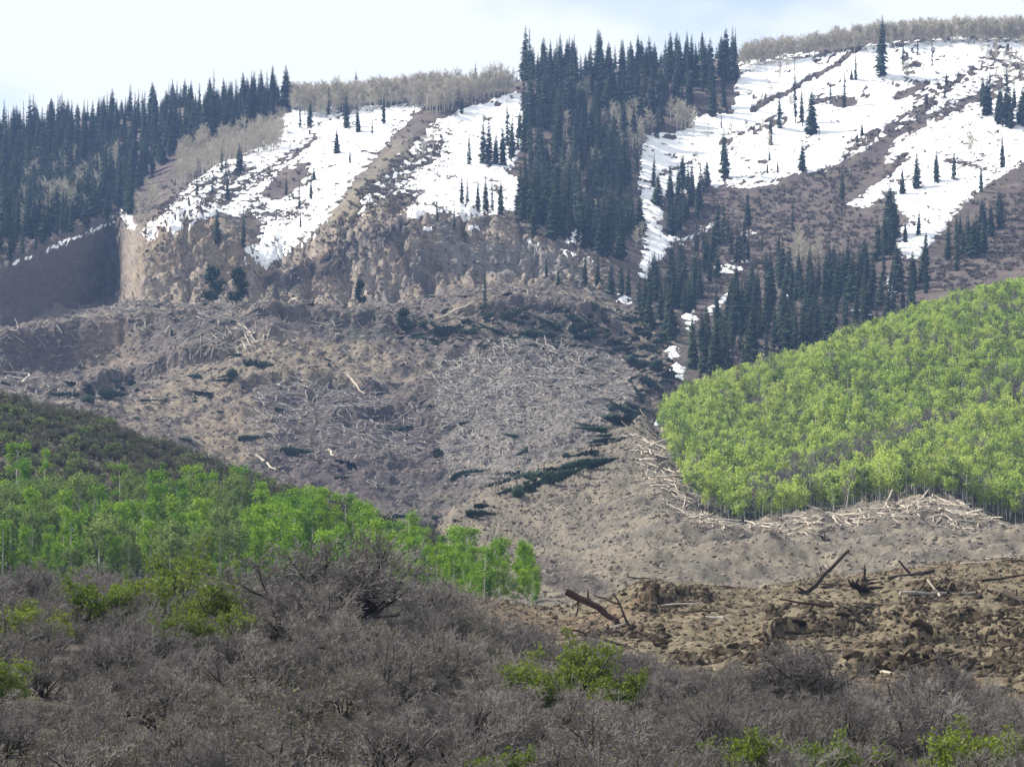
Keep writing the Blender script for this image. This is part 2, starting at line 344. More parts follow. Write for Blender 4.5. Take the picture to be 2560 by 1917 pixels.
def to_px(p): return 1280 + F * p[0] / p[1], HZ - F * p[2] / p[1]
def hit(px, py):
    """first ground point under a photograph pixel"""
    fc = np.interp(px, PX, np.arange(NC)); c = int(min(fc, NC - 2)); f = fc - c
    yy = GY[:, c] * (1 - f) + GY[:, c+1] * f; zz = GZ[:, c] * (1 - f) + GZ[:, c+1] * f
    s = (HZ - py) / F; d = zz - s * yy
    r = np.nonzero(d >= 0)[0]
    r = r[r > 5]
    if len(r) == 0:
        i = int(np.argmax(zz / yy)); y = yy[i]; z = zz[i]
    else:
        i = r[0]; t = d[i-1] / (d[i-1] - d[i] + 1e-9); y = yy[i-1] + (yy[i] - yy[i-1]) * t; z = zz[i-1] + (zz[i] - zz[i-1]) * t
    return Vector(((px - 1280) / F * y, y, z))
def ground_z(x, y):
    px = 1280 + F * x / y
    fc = np.interp(px, PX, np.arange(NC)); c = int(min(fc, NC - 2)); f = fc - c
    yy = GY[:, c] * (1 - f) + GY[:, c+1] * f; zz = GZ[:, c] * (1 - f) + GZ[:, c+1] * f
    return float(np.interp(y, yy, zz))

DU = np.gradient(PX)[None, :] / F * GY
DR = np.hypot(np.gradient(GY, axis=0), 0.5 * np.gradient(GZ, axis=0))
AREA = np.abs(DU * DR)
IN = (GP > -160) & (GP < 2720)
def scatter(mask, n, mind=0.0, seed=0, wide=False):
    """points on the ground, even per square metre, inside a mask of grid cells"""
    r = np.random.default_rng(seed); m = mask if wide else mask & IN
    idx = np.nonzero(m.ravel())[0]
    if len(idx) == 0: return np.zeros((0, 3))
    wgt = AREA.ravel()[idx]; wgt = wgt / wgt.sum()
    ch = r.choice(idx, size=int(n * (3 if mind else 1)), p=wgt)
    ri, ci = np.unravel_index(ch, m.shape)
    tr = r.uniform(-0.5, 0.5, len(ch)); tcx = r.uniform(-0.5, 0.5, len(ch))
    r2 = np.clip(ri + np.sign(tr).astype(int), 0, NR - 1); c2 = np.clip(ci + np.sign(tcx).astype(int), 0, NC - 1)
    a = np.abs(tr); b = np.abs(tcx)
    def bil(G): return (G[ri, ci] * (1-a) + G[r2, ci] * a) * (1-b) + (G[ri, c2] * (1-a) + G[r2, c2] * a) * b
    P = np.stack([bil(GX), bil(GY), bil(GZ)], 1)
    if mind:
        cells = {}; keep = []
        for i, p in enumerate(P):
            k = (int(p[0] // mind), int(p[1] // mind)); ok = True
            for dx in (-1, 0, 1):
                for dy in (-1, 0, 1):
                    for q in cells.get((k[0]+dx, k[1]+dy), ()):
                        if (q[0]-p[0])**2 + (q[1]-p[1])**2 < mind * mind: ok = False
            if ok: cells.setdefault(k, []).append(p); keep.append(i)
            if len(keep) >= n: break
        P = P[keep]
    return P
def pmask(poly, vis=True):
    m = in_poly(GP + 6 * n2, PYs + 6 * n3, poly)
    return m & VIS if vis else m

# ------------------------------------------------------------------ terrain colours
def mixc(c, new, wgt): return c * (1 - wgt[..., None]) + np.array(new) * wgt[..., None]
C = np.zeros(GZ.shape + (3,)) + np.array((0.050, 0.042, 0.033))
p1 = fbm(X / 35, Y / 35, 71, 4); p2 = fbm(X / 10, Y / 10, 73, 4, 0.6); p3 = fbm(X / 4, Y / 5, 75, 3, 0.6)
pn = fbm(X / 1.5, Y / 3, 79, 3, 0.6)
def lay(Wt, base, *mods):
    global C
    t = np.zeros_like(C) + np.array(base)
    for col, wt in mods: t = mixc(t, col, wt)
    C = C * (1 - Wt[..., None]) + t * Wt[..., None]
lay(W_near, (0.125, 0.101, 0.064), ((0.165, 0.138, 0.092), smooth(0.0, 0.35, p2)), ((0.135, 0.085, 0.055), 0.55 * smooth(0.1, 0.4, p1)), ((0.055, 0.042, 0.026), 0.8 * smooth(0.1, 0.4, p3)), ((0.21, 0.18, 0.12), 0.6 * smooth(0.2, 0.5, pn)))
lay(W_lev, (0.115, 0.100, 0.080), ((0.160, 0.138, 0.104), smooth(-0.1, 0.3, p2)), ((0.075, 0.068, 0.062), 0.8 * smooth(0.1, 0.4, p3)), ((0.085, 0.082, 0.062), 0.7 * smooth(0.05, 0.35, fbm((X + 0.8 * Y) / 9, (Y - 0.8 * X) / 45, 81, 4, 0.6))))
lay(W_hill, (0.060, 0.052, 0.037), ((0.060, 0.068, 0.026), smooth(0, 0.3, p1)))
lay(W_asp, (0.060, 0.065, 0.034))
lay(W_sl, (0.100, 0.083, 0.075), ((0.165, 0.138, 0.106), smooth(-0.05, 0.35, p1 + 0.4 * p2)), ((0.050, 0.042, 0.044), 0.85 * smooth(0.02, 0.35, p2)), ((0.042, 0.050, 0.038), 0.7 * smooth(0.2, 0.45, -p1 + 0.5 * p3)))
lay(W_cl, (0.200, 0.165, 0.130), ((0.150, 0.140, 0.132), smooth(-0.1, 0.3, p2) * smooth(850, 1000, GP)), ((0.22, 0.165, 0.105), 0.6 * smooth(0.05, 0.35, p1)), ((0.075, 0.066, 0.062), 0.8 * smooth(0.15, 0.45, p3)), ((0.26, 0.23, 0.19), 0.6 * smooth(0.1, 0.4, fbm(Xw / 5, GZ / 40, 63, 3))))
lay(W_mt, (0.068, 0.052, 0.048), ((0.095, 0.078, 0.062), smooth(-0.1, 0.3, p2)), ((0.14, 0.122, 0.090), smooth(-20, 40, -band(GP, PYs, [(780, 640), (900, 510), (1000, 400)]) + 60)))
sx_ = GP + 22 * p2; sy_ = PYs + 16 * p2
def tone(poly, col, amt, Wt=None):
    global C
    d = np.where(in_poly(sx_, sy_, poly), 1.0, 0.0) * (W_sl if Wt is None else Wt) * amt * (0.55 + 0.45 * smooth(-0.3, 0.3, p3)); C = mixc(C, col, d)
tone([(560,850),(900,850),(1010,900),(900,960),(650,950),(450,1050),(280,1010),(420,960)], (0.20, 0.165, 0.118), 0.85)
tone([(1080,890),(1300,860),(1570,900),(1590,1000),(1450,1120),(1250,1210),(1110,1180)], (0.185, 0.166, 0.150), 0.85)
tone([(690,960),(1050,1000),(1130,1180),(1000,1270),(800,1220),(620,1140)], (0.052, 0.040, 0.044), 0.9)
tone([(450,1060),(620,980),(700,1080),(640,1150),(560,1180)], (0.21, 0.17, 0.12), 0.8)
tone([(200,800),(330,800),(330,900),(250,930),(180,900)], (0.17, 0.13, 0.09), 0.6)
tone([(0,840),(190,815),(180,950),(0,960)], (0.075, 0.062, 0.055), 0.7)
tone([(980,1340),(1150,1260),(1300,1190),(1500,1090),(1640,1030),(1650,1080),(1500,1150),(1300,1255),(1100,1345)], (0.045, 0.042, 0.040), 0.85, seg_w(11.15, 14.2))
tone([(1320,1380),(1400,1410),(1570,1475),(1550,1505),(1400,1480),(1320,1440)], (0.035, 0.028, 0.028), 0.9, seg_w(7.2, 10.4))  # shadow of the trough painted into the ground colour
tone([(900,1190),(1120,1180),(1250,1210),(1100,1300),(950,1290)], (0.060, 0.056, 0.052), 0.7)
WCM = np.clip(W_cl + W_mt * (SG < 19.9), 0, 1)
tone([(640,690),(700,682),(770,660),(850,612),(930,572),(1010,560),(1060,575),(960,610),(900,645),(830,690),(740,715),(660,725)], (0.036, 0.032, 0.036), 0.95, WCM)  # shadow band under the cliff rim painted in, together with dark rock
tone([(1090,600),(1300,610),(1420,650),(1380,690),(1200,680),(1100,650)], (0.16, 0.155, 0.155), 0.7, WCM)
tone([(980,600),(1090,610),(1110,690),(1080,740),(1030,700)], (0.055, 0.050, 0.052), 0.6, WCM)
C = mixc(C, (0.060, 0.050, 0.046), W_cl * (1 - smooth(290, 330, GP)) * 0.8)  # shade of the hollow deepened by painting its wall darker
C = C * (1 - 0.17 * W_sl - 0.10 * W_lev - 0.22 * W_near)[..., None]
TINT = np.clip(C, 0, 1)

# ------------------------------------------------------------------ terrain pieces
def sub_mesh(name, fm, mat, Zg=None, tint=None, smooth_shade=True):
    """mesh of the grid cells in fm (NR-1, NC-1)"""
    r, c = np.nonzero(fm)
    q = np.stack([r * NC + c, r * NC + c + 1, (r + 1) * NC + c + 1, (r + 1) * NC + c], 1)
    u, inv = np.unique(q, return_inverse=True)
    Zg = GZ if Zg is None else Zg; tint = TINT if tint is None else tint
    v = np.stack([GX.ravel()[u], GY.ravel()[u], Zg.ravel()[u]], 1)
    return np_mesh(name, v, [inv.reshape(q.shape)], [mat], smooth_shade=smooth_shade, col=tint.reshape(-1, 3)[u])
fs = SEG[:-1, None] + 0 * GP[:-1, :-1]; fp = 0.5 * (GP[:-1, :-1] + GP[:-1, 1:])
region = np.zeros(fs.shape, int)
region[(fs >= 4) & (fs < 8) & (fp > 1000)] = 1
region[(fs >= 8) & (fs < 10)] = np.where(fp[(fs >= 8) & (fs < 10)] < 1330, 2, 1)
region[(fs >= 7) & (fs < 8) & (fp <= 1000)] = 2
region[(fs >= 10) & (fs < 12) & (fp <= 1070)] = 2
region[(fs >= 10) & (fs < 12) & (fp > 1070)] = 1
region[(fs >= 10) & (fs < 13) & (fp > 1690)] = 3
region[(fs >= 12) & (fs < 18) & (fp <= 1690)] = 4
region[(fs >= 13) & (fs < 18) & (fp > 1690)] = 6
region[(fs == 18)] = np.where(fp[fs == 18] < 1560, 5, 6)
region[(fs >= 19)] = 6
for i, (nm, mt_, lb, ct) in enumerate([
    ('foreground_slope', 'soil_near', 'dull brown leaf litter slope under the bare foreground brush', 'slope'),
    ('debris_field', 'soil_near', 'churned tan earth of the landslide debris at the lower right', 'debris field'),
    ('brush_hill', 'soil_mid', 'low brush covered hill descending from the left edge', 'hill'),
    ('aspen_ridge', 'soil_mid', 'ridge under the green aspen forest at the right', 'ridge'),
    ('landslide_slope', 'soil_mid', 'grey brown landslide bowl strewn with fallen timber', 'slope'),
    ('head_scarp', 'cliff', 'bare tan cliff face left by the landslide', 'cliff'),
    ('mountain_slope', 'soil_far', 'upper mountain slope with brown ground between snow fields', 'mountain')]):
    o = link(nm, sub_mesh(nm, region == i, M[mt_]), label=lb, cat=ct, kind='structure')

# ------------------------------------------------------------------ snow
SNOW = [
 [(612,625),(615,660),(668,676),(722,634),(790,590),(822,545),(870,470),(920,420),(970,360),(1040,285),(1075,255),(960,262),(900,268),(850,285),(800,300),(770,335),(720,375),(690,410),(720,425),(760,405),(770,435),(735,480),(690,500),(640,490),(625,530),(655,560),(640,600)],
 [(345,592),(370,608),(420,592),(475,568),(540,535),(600,545),(640,500),(690,440),(740,380),(770,330),(740,300),(690,330),(640,372),(545,408),(470,465),(420,515),(375,550)],
 [(690,300),(740,262),(840,262),(850,290),(800,320),(740,345)],
 [(1304,228),(1250,240),(1180,252),(1120,280),(1060,325),(1000,380),(960,430),(900,500),(850,560),(900,545),(960,500),(1010,480),(1040,500),(1000,535),(1030,552),(1110,530),(1150,555),(1180,548),(1230,538),(1295,525),(1310,440),(1280,430),(1330,320)],
 [(1055,562),(1095,566),(1092,580),(1060,578)], [(1170,565),(1205,562),(1200,582),(1175,580)],
 [(1288,590),(1320,592),(1372,612),(1330,616)], [(1405,560),(1465,560),(1462,615),(1415,612)], [(1400,620),(1470,640),(1500,655),(1420,645)],
 [(1600,330),(1690,330),(1760,370),(1760,440),(1720,490),(1690,480),(1660,500),(1655,580),(1700,590),(1680,620),(1640,660),(1620,700),(1595,690),(1610,600),(1595,480)],
 [(1850,150),(1960,135),(2130,128),(2200,105),(2380,95),(2560,98),(2700,100),(2700,180),(2560,185),(2470,230),(2390,262),(2330,285),(2230,330),(2170,372),(2110,398),(2060,430),(1985,440),(1920,462),(1870,472),(1800,470),(1740,480),(1690,470),(1640,430),(1610,350),(1690,330),(1740,290),(1830,270)],
 [(2200,400),(2240,350),(2320,300),(2400,270),(2480,235),(2560,190),(2720,160),(2720,380),(2560,410),(2480,455),(2440,485),(2400,525),(2350,590),(2285,655),(2250,645),(2240,600),(2265,540),(2230,510),(2235,480),(2170,520),(2110,515),(2150,485),(2210,448),(2240,430)],
 [(1778,672),(1800,658),(1850,662),(1858,680),(1800,684)], [(1820,652),(1880,645),(1895,655),(1850,662)],
 [(1690,600),(1740,575),(1800,545),(1805,555),(1750,585),(1700,615)], [(1850,578),(1890,572),(1885,590),(1850,588)],
 [(1770,770),(1800,745),(1850,715),(1850,730),(1800,765),(1775,790)], [(1965,735),(1980,715),(2002,715),(1990,745),(1972,748)],
 [(2130,775),(2170,762),(2182,790),(2140,788)], [(2212,690),(2250,695),(2240,750),(2222,745)],
 [(1668,930),(1690,905),(1715,925),(1705,955),(1680,950)], [(1660,880),(1690,860),(1705,880),(1680,900)], [(1596,1092),(1640,1052),(1652,1060),(1612,1094)],
 [(1528,738),(1560,735),(1585,758),(1545,760)], [(1700,790),(1730,770),(1745,800),(1720,815)], [(1822,845),(1838,835),(1842,848),(1828,852)], [(1700,820),(1735,812),(1735,830),(1705,830)],
 [(40,650),(110,622),(200,586),(285,549),(300,553),(200,596),(110,634),(30,668)], [(135,515),(165,510),(165,525),(138,528)],
 [(295,530),(315,520),(345,560),(330,585),(312,560)], [(180,505),(215,500),(218,512),(185,515)],
]
HOLES = [  # brown bands and thickets within the snow: polyline, half width in px, bareness
 ([(760,655),(850,560),(930,470),(1010,380)], 40, 0.66), ([(560,500),(640,450),(720,400)], 26, 0.56), ([(470,545),(540,480),(600,430)], 22, 0.52), ([(420,560),(520,520)], 16, 0.5), ([(1010,380),(1090,290),(1250,236)], 11, 1.0), ([(1040,300),(1120,260)], 6, 1),
 ([(640,520),(700,545),(760,520)], 26, 0.5), ([(720,405),(790,345)], 9, 0.9), ([(480,480),(560,440),(640,420)], 8, 0.7),
 ([(870,545),(980,450),(1090,370)], 40, 0.60),
 ([(1880,274),(1960,232),(2060,180),(2135,132)], 10, 1), ([(2040,255),(2130,255)], 16, 0.9), ([(2245,242),(2315,210)], 13, 1), ([(1815,356),(1950,285)], 6, 0.9),
 ([(1890,330),(1960,300)], 14, 0.6), ([(2130,362),(2210,330),(2290,282),(2330,258)], 26, 0.63), ([(2290,250),(2420,190),(2480,150)], 26, 0.56), ([(2330,300),(2420,255),(2500,210)], 16, 0.66),
 ([(1880,150),(2060,140)], 6, 0.6), ([(2230,110),(2300,170),(2260,180)], 18, 0.5), ([(2150,470),(2260,395)], 22, 0.8),
 ([(1650,440),(1740,400)], 10, 0.6), ([(1840,465),(1960,420)], 10, 0.45), ([(2490,130),(2560,180),(2640,240)], 40, 0.5), ([(2270,560),(2330,560)], 5, 0.8),
 ([(2360,400),(2500,430)], 14, 0.5),
]
wx = GP + 14 * fbm(X / 12, Y / 12, 91, 5, 0.72); wy = PYs + 12 * fbm(X / 12, Y / 12, 93, 5, 0.72)
bare = np.zeros(GP.shape)
for pts, wd, st in HOLES:
    bare = np.maximum(bare, st * (1 - smooth(0.4, 1.2, band(wx, wy, pts) / (wd * 0.8))))
spk = 0.5 + 1.15 * fbm(X / 5, Y / 6, 97, 5, 0.7)
dep = np.full(GP.shape, -9.0); own = np.full(GP.shape, -1)
for k, poly in enumerate(SNOW):
    xs = [q[0] for q in poly]; ys = [q[1] for q in poly]
    bb = np.nonzero((wx > min(xs) - 12) & (wx < max(xs) + 12) & (wy > min(ys) - 12) & (wy < max(ys) + 12) & (SG > 12.5))
    qx, qy = wx[bb], wy[bb]
    d = band(qx, qy, poly + poly[:1]); d = np.where(in_poly(qx, qy, poly), d, -d) * 0.16
    cur = dep[bb]; up = d > cur; cur = np.where(up, d, cur); dep[bb] = cur
    ow = own[bb]; ow[up] = k; own[bb] = ow
edge = 1 - smooth(0.3, 4.2, dep)                       # thin, patchy snow towards the margins
dep = np.minimum(dep, (spk - np.maximum(bare, 0.46 * edge)) * 2.5 + np.where((bare < 0.02) & (edge < 0.02), 9, 0))
thin = fbm(X / 14, Y / 14, 99, 4, 0.6); dep = np.where(thin > 0.30, np.minimum(dep, (spk - 0.55) * 2.5), dep)
dep = np.clip(dep, -0.7, 0.65) + np.where(dep > 0.2, 0.12 * n3, 0)
Zs = GZ + dep
fd = np.maximum(np.maximum(dep[:-1, :-1], dep[1:, :-1]), np.maximum(dep[:-1, 1:], dep[1:, 1:]))
SNTINT = mixc(np.zeros(GP.shape + (3,)) + (0.80, 0.81, 0.83), (0.42, 0.39, 0.35), 0.75 * smooth(0.12, 0.5, fbm(X / 20, Y / 12, 95, 5, 0.65)))
for k in range(len(SNOW)):
    fm = (own[:-1, :-1] == k) & (fd > -0.15)
    if fm.sum() < 6: continue
    link('snow_field', sub_mesh('snow_field', fm, M['snow'], Zs, SNTINT), label='old white snow lying on the mountain slope', cat='snow', kind='structure')
SNOWMASK = np.zeros(GP.shape, bool)
for poly in SNOW: SNOWMASK |= in_poly(GP, PYs, poly)

# ------------------------------------------------------------------ mesh builders for plants
def prisms(segs, sides=3):
    """list of (p0, p1, r0, r1) -> verts, quads"""
    S = np.array([[*a, *b, r0, r1] for a, b, r0, r1 in segs], float)
    p0, p1, r0, r1 = S[:, :3], S[:, 3:6], S[:, 6], S[:, 7]
    d = p1 - p0; L = np.linalg.norm(d, axis=1, keepdims=True); d = d / np.maximum(L, 1e-6)
    ref = np.where(np.abs(d[:, 2:3]) > 0.9, np.array([[1., 0, 0]]), np.array([[0, 0, 1.]]))
    u = np.cross(d, ref); u /= np.linalg.norm(u, axis=1, keepdims=True); v = np.cross(d, u)
    n = len(S); V = np.zeros((n, 2 * sides, 3))
    for k in range(sides):
        a = 2 * math.pi * k / sides; o = math.cos(a) * u + math.sin(a) * v
        V[:, k] = p0 + o * r0[:, None]; V[:, sides + k] = p1 + o * r1[:, None]
    base = np.arange(n)[:, None] * (2 * sides)
    Q = np.concatenate([base + np.array([[k, (k+1) % sides, sides + (k+1) % sides, sides + k]]) for k in range(sides)], 0)
    return V.reshape(-1, 3), Q
def quads(cen, size, rs, flat=0.0, asp=1.0):
    n = len(cen); a = rs.normal(size=(n, 3)); a[:, 2] += flat * np.sign(a[:, 2]); a /= np.linalg.norm(a, axis=1, keepdims=True)
    b = np.cross(a, rs.normal(size=(n, 3))); b /= np.linalg.norm(b, axis=1, keepdims=True); c = np.cross(a, b)
    s = np.asarray(size)[:, None] * 0.5
    V = np.stack([cen - b*s - c*s*asp, cen + b*s - c*s*asp*0.6, cen + b*s*0.8 + c*s*asp, cen - b*s*0.7 + c*s*asp], 1).reshape(-1, 3)
    return V, np.arange(4 * n).reshape(n, 4)
class Proto:
    """parts: list of (part name, verts, faces list, material)"""
    def __init__(s, name): s.name = name; s.parts = []
    def add(s, pn, v, f, m, sm=False): s.parts.append((pn, np_mesh(s.name + '_' + pn, v, [f], [M[m]], smooth_shade=sm), v, f, m)); return s
    def joined(s):
        vs_, fs_, mi, mats, off = [], [], [], [], 0
        f3, f4, m3, m4 = [], [], [], []
        for k, (pn, me, v, f, m) in enumerate(s.parts):
            (f3 if f.shape[1] == 3 else f4).append(f + off); (m3 if f.shape[1] == 3 else m4).append(np.full(len(f), k))
            vs_.append(v); off += len(v); mats.append(M[m])
        F_ = ([np.concatenate(f3)] if f3 else []) + ([np.concatenate(f4)] if f4 else [])
        mi = np.concatenate(m3 + m4)
        return np_mesh(s.name, np.concatenate(vs_), F_, mats, mi)

def spruce(name, seed, Hh=20.0, wid=0.105, bare0=0.04, ragged=0.25):
    r = np.random.default_rng(seed); p = Proto(name)
    tv, tq = prisms([((0, 0, -0.6), (0, 0, Hh * 0.6), 0.24, 0.12), ((0, 0, Hh * 0.6), (0, 0, Hh), 0.12, 0.02)], 5)
    p.add('trunk', tv, tq, 'spruce_bark')
    V = []; Q = []; n = 0; lev = 34
    for i in range(lev):
        t = i / (lev - 1); z = Hh * (bare0 + (0.995 - bare0) * t ** 0.92)
        rad = Hh * wid * ((1 - t) ** 0.66 * (0.9 + 0.1 * math.sin(i * 1.7)) + 0.02) * (0.72 + 0.28 * min(1, t * 8))
        nb = max(4, int(11 - 6 * t)); a0 = r.uniform(0, 6.28)
        for k in range(nb):
            if r.random() < 0.08: continue
            a = a0 + 6.2832 * k / nb + r.uniform(-0.25, 0.25); L = rad * r.uniform(1 - ragged * 1.4, 1 + ragged); wd = max(0.16, L * 0.34)
            dz = -L * r.uniform(0.25, 0.6); d = np.array((math.cos(a), math.sin(a), 0)); s = np.array((-d[1], d[0], 0))
            c0 = np.array((0, 0, z)); mid = c0 + d * L * 0.6 + (0, 0, dz * 0.45); tip = c0 + d * L + (0, 0, dz)
            V += [c0 + s * wd * 0.25, c0 - s * wd * 0.25, mid - s * wd + (0, 0, -0.3 * wd), mid + (0, 0, 0.25 * wd), mid + s * wd + (0, 0, -0.3 * wd), tip]
            Q += [(n, n+1, n+2, n+3), (n, n+3, n+4, n), ]; Q[-1] = (n, n+1, n+3, n+4); Q += [(n+3, n+2, n+5, n+4)]; n += 6
    p.add('crown', np.array(V), np.array(Q), 'spruce'); return p

def aspen(name, seed, Hh, leaf_n, leaf_s, leaf_m, cw=0.16, c0=0.38):
    r = np.random.default_rng(seed); p = Proto(name)
    bend = r.uniform(-0.3, 0.3, 2); segs = [((0, 0, -0.5), (bend[0]*0.4, bend[1]*0.4, Hh*0.45), 0.15, 0.11), ((bend[0]*0.4, bend[1]*0.4, Hh*0.45), (bend[0], bend[1], Hh*0.93), 0.11, 0.03)]
    tips = []
    for k in range(12):
        t = r.uniform(c0 - 0.05, 0.88); z = Hh * t; a = r.uniform(0, 6.28); L = Hh * cw * r.uniform(0.6, 1.05) * (1.15 - 0.5 * abs(t - 0.55))
        q0 = np.array((bend[0]*t, bend[1]*t, z)); q1 = q0 + (math.cos(a)*L, math.sin(a)*L, L * r.uniform(0.4, 0.9)); segs.append((q0, q1, 0.05, 0.015)); tips.append(q1); tips.append(q0 * 0.4 + q1 * 0.6)
    tips.append(np.array((bend[0], bend[1], Hh * 0.94)))
    v, q = prisms(segs, 4); p.add('trunk', v, q, 'aspen_bark')
    tips = np.array(tips); ci = r.integers(0, len(tips), leaf_n)
    cen = tips[ci] + r.normal(size=(leaf_n, 3)) * Hh * np.array((0.042, 0.042, 0.04))
    v, q = quads(cen, r.uniform(0.6, 1.2, leaf_n) * leaf_s, r); p.add('crown', v, q, leaf_m); return p

def bare_aspen(name, seed, Hh=11.0, n=36, tw='bare_twig'):
    r = np.random.default_rng(seed); p = Proto(name); b = r.uniform(-0.4, 0.4, 2)
    v, q = prisms([((0, 0, -0.5), (b[0]*.5, b[1]*.5, Hh*0.5), 0.15, 0.10), ((b[0]*.5, b[1]*.5, Hh*0.5), (b[0], b[1], Hh*0.95), 0.10, 0.03)], 4); p.add('trunk', v, q, 'aspen_bark')
    segs = []
    for k in range(n):
        t = r.uniform(0.25, 0.92); a = r.uniform(0, 6.28); L = Hh * r.uniform(0.12, 0.26) * (1.2 - 0.6 * t)
        q0 = np.array((b[0]*t, b[1]*t, Hh*t)); d = np.array((math.cos(a)*0.75, math.sin(a)*0.75, 0.8)); q1 = q0 + d * L * 0.6; segs.append((q0, q1, 0.075, 0.06))
        for j in range(4):
            q2 = q1 + (d + r.normal(size=3) * 0.5) * L * 0.5; segs.append((q1 + (q0 - q1) * r.uniform(0, .5), q2, 0.06, 0.03))
    v, q = prisms(segs, 3); p.add('crown', v, q, tw); return p

def shrub(name, seed, Hh=2.8, wid=1.7, stems=9, leaf=0, leaf_m='oak_leaf', twig_m='oak_twig', tw=1.0, fine=4, leaf_s=0.09):
    r = np.random.default_rng(seed); p = Proto(name); thick = []; thin = []; ends = []
    def grow(p0, d, L, rad, lev):
        d = d / np.linalg.norm(d); mid = p0 + d * L * 0.5 + r.normal(size=3) * L * 0.06; p1 = p0 + d * L + r.normal(size=3) * L * 0.08
        (thick if lev < 2 else thin).append((p0, mid, rad, rad * 0.8)); (thick if lev < 2 else thin).append((mid, p1, rad * 0.8, rad * 0.62))
        if lev >= 2: ends.append(p1); ends.append(mid)
        if lev == 4: return
        nb = (3, 4, fine, 3)[lev]
        for k in range(nb):
            t = r.uniform(0.35, 1.0); q = p0 + (mid - p0) * 2 * t if t < 0.5 else mid + (p1 - mid) * (2 * t - 1)
            nd = d + r.normal(size=3) * (0.55 + 0.08 * lev) + np.array((0, 0, 0.25)); nd[2] = max(nd[2], -0.15)
            grow(q, nd, L * r.uniform(0.45, 0.72), rad * 0.55, lev + 1)
    for s in range(stems):
        a = r.uniform(0, 6.28); lean = r.uniform(0.1, wid / Hh * 1.5); b = np.array((math.cos(a), math.sin(a), 0)) * r.uniform(0.02, 0.12)
        grow(b + (0, 0, -0.25), np.array((math.cos(a) * lean, math.sin(a) * lean, 1.0)), Hh * r.uniform(0.42, 0.56), 0.042 * tw, 0)
    v, q = prisms(thick, 4); p.add('stems', v, q, 'oak_stem')
    thin = [(a, b, max(r0, 0.0065 * tw), max(r1, 0.0045 * tw)) for a, b, r0, r1 in thin]
    v, q = prisms(thin, 3); p.add('twigs', v, q, twig_m)
    if leaf:
        ends = np.array(ends); ci = r.integers(0, len(ends), leaf); cen = ends[ci] + r.normal(size=(leaf, 3)) * 0.07
        v, q = quads(cen, r.uniform(0.6, 1.2, leaf) * leaf_s, r); p.add('foliage', v, q, leaf_m)
    return p

def rock_mesh(name, seed, mat, sub=1, rough=0.35):
    import bmesh
    r = random.Random(seed); bm = bmesh.new(); bmesh.ops.create_icosphere(bm, subdivisions=sub, radius=0.5)
    for v in bm.verts: v.co *= 1 + r.uniform(-rough, rough); v.co.z *= 0.7
    me = bpy.data.meshes.new(name); bm.to_mesh(me); bm.free(); me.materials.append(M[mat]); return me

def log_mesh(name, seed, mat, L=8.0, r0=0.22, r1=0.12, stubs=5, root=False):
    """a log along +X with its butt at the origin"""
    r = np.random.default_rng(seed); segs = []; pts = [np.array((L * i / 5, r.normal() * 0.02 * L, r.normal() * 0.012 * L)) for i in range(6)]
    for i in range(5): segs.append((pts[i], pts[i+1], r0 + (r1 - r0) * i / 5, r0 + (r1 - r0) * (i + 1) / 5))
    V, Q = prisms(segs, 7)
    caps = [[k for k in range(7)], [4 * 14 + 7 + k for k in range(7)]]
    stub = [];
    for k in range(stubs):
        t = r.uniform(0.2, 0.98); i = min(4, int(t * 5)); q = pts[i] + (pts[i+1] - pts[i]) * (t * 5 - i); a = r.uniform(0, 6.28); l = r.uniform(0.4, 1.3) * (2.5 * r0 + 0.3)
        stub.append((q, q + np.array((0.5, math.cos(a), math.sin(a))) * l, r1 * 0.45, r1 * 0.2))
    if root:
        for k in range(16):
            a = r.uniform(0, 6.28); l = r.uniform(0.7, 1.5) * r0 * 4; m = np.array((-0.15, math.cos(a) * l * 0.5, math.sin(a) * l * 0.5)); e = np.array((-0.5 * r.random(), math.cos(a + .3) * l, math.sin(a + .3) * l))
            stub.append((np.zeros(3), m, r0 * 0.6, r0 * 0.4)); stub.append((m, e, r0 * 0.4, r0 * 0.1))
    faces4 = [Q]
    if stub:
        v2, q2 = prisms(stub, 4); faces4.append(q2 + len(V)); V = np.concatenate([V, v2])
    tri = np.array([[c[0], c[i], c[i+1]] for c in caps for i in range(1, 6)])
    return np_mesh(name, V, [np.concatenate(faces4), tri], [M[mat]])

# ------------------------------------------------------------------ placing
def place(proto, name, loc, H, rz, label, cat, group, tilt=(0, 0), sxy=1.0, base_H=None):
    s = H / base_H
    e = bpy.data.objects.new(name, None); COL.objects.link(e); e.empty_display_size = 0.5
    e.location = loc; e.rotation_euler = (tilt[0], tilt[1], rz); e.scale = (s * sxy, s * sxy, s)
    e['label'] = label; e['category'] = cat
    if group: e['group'] = group
    for pn, me, *_ in proto.parts:
        o = bpy.data.objects.new(pn, me); o.parent = e; COL.objects.link(o)
    return e

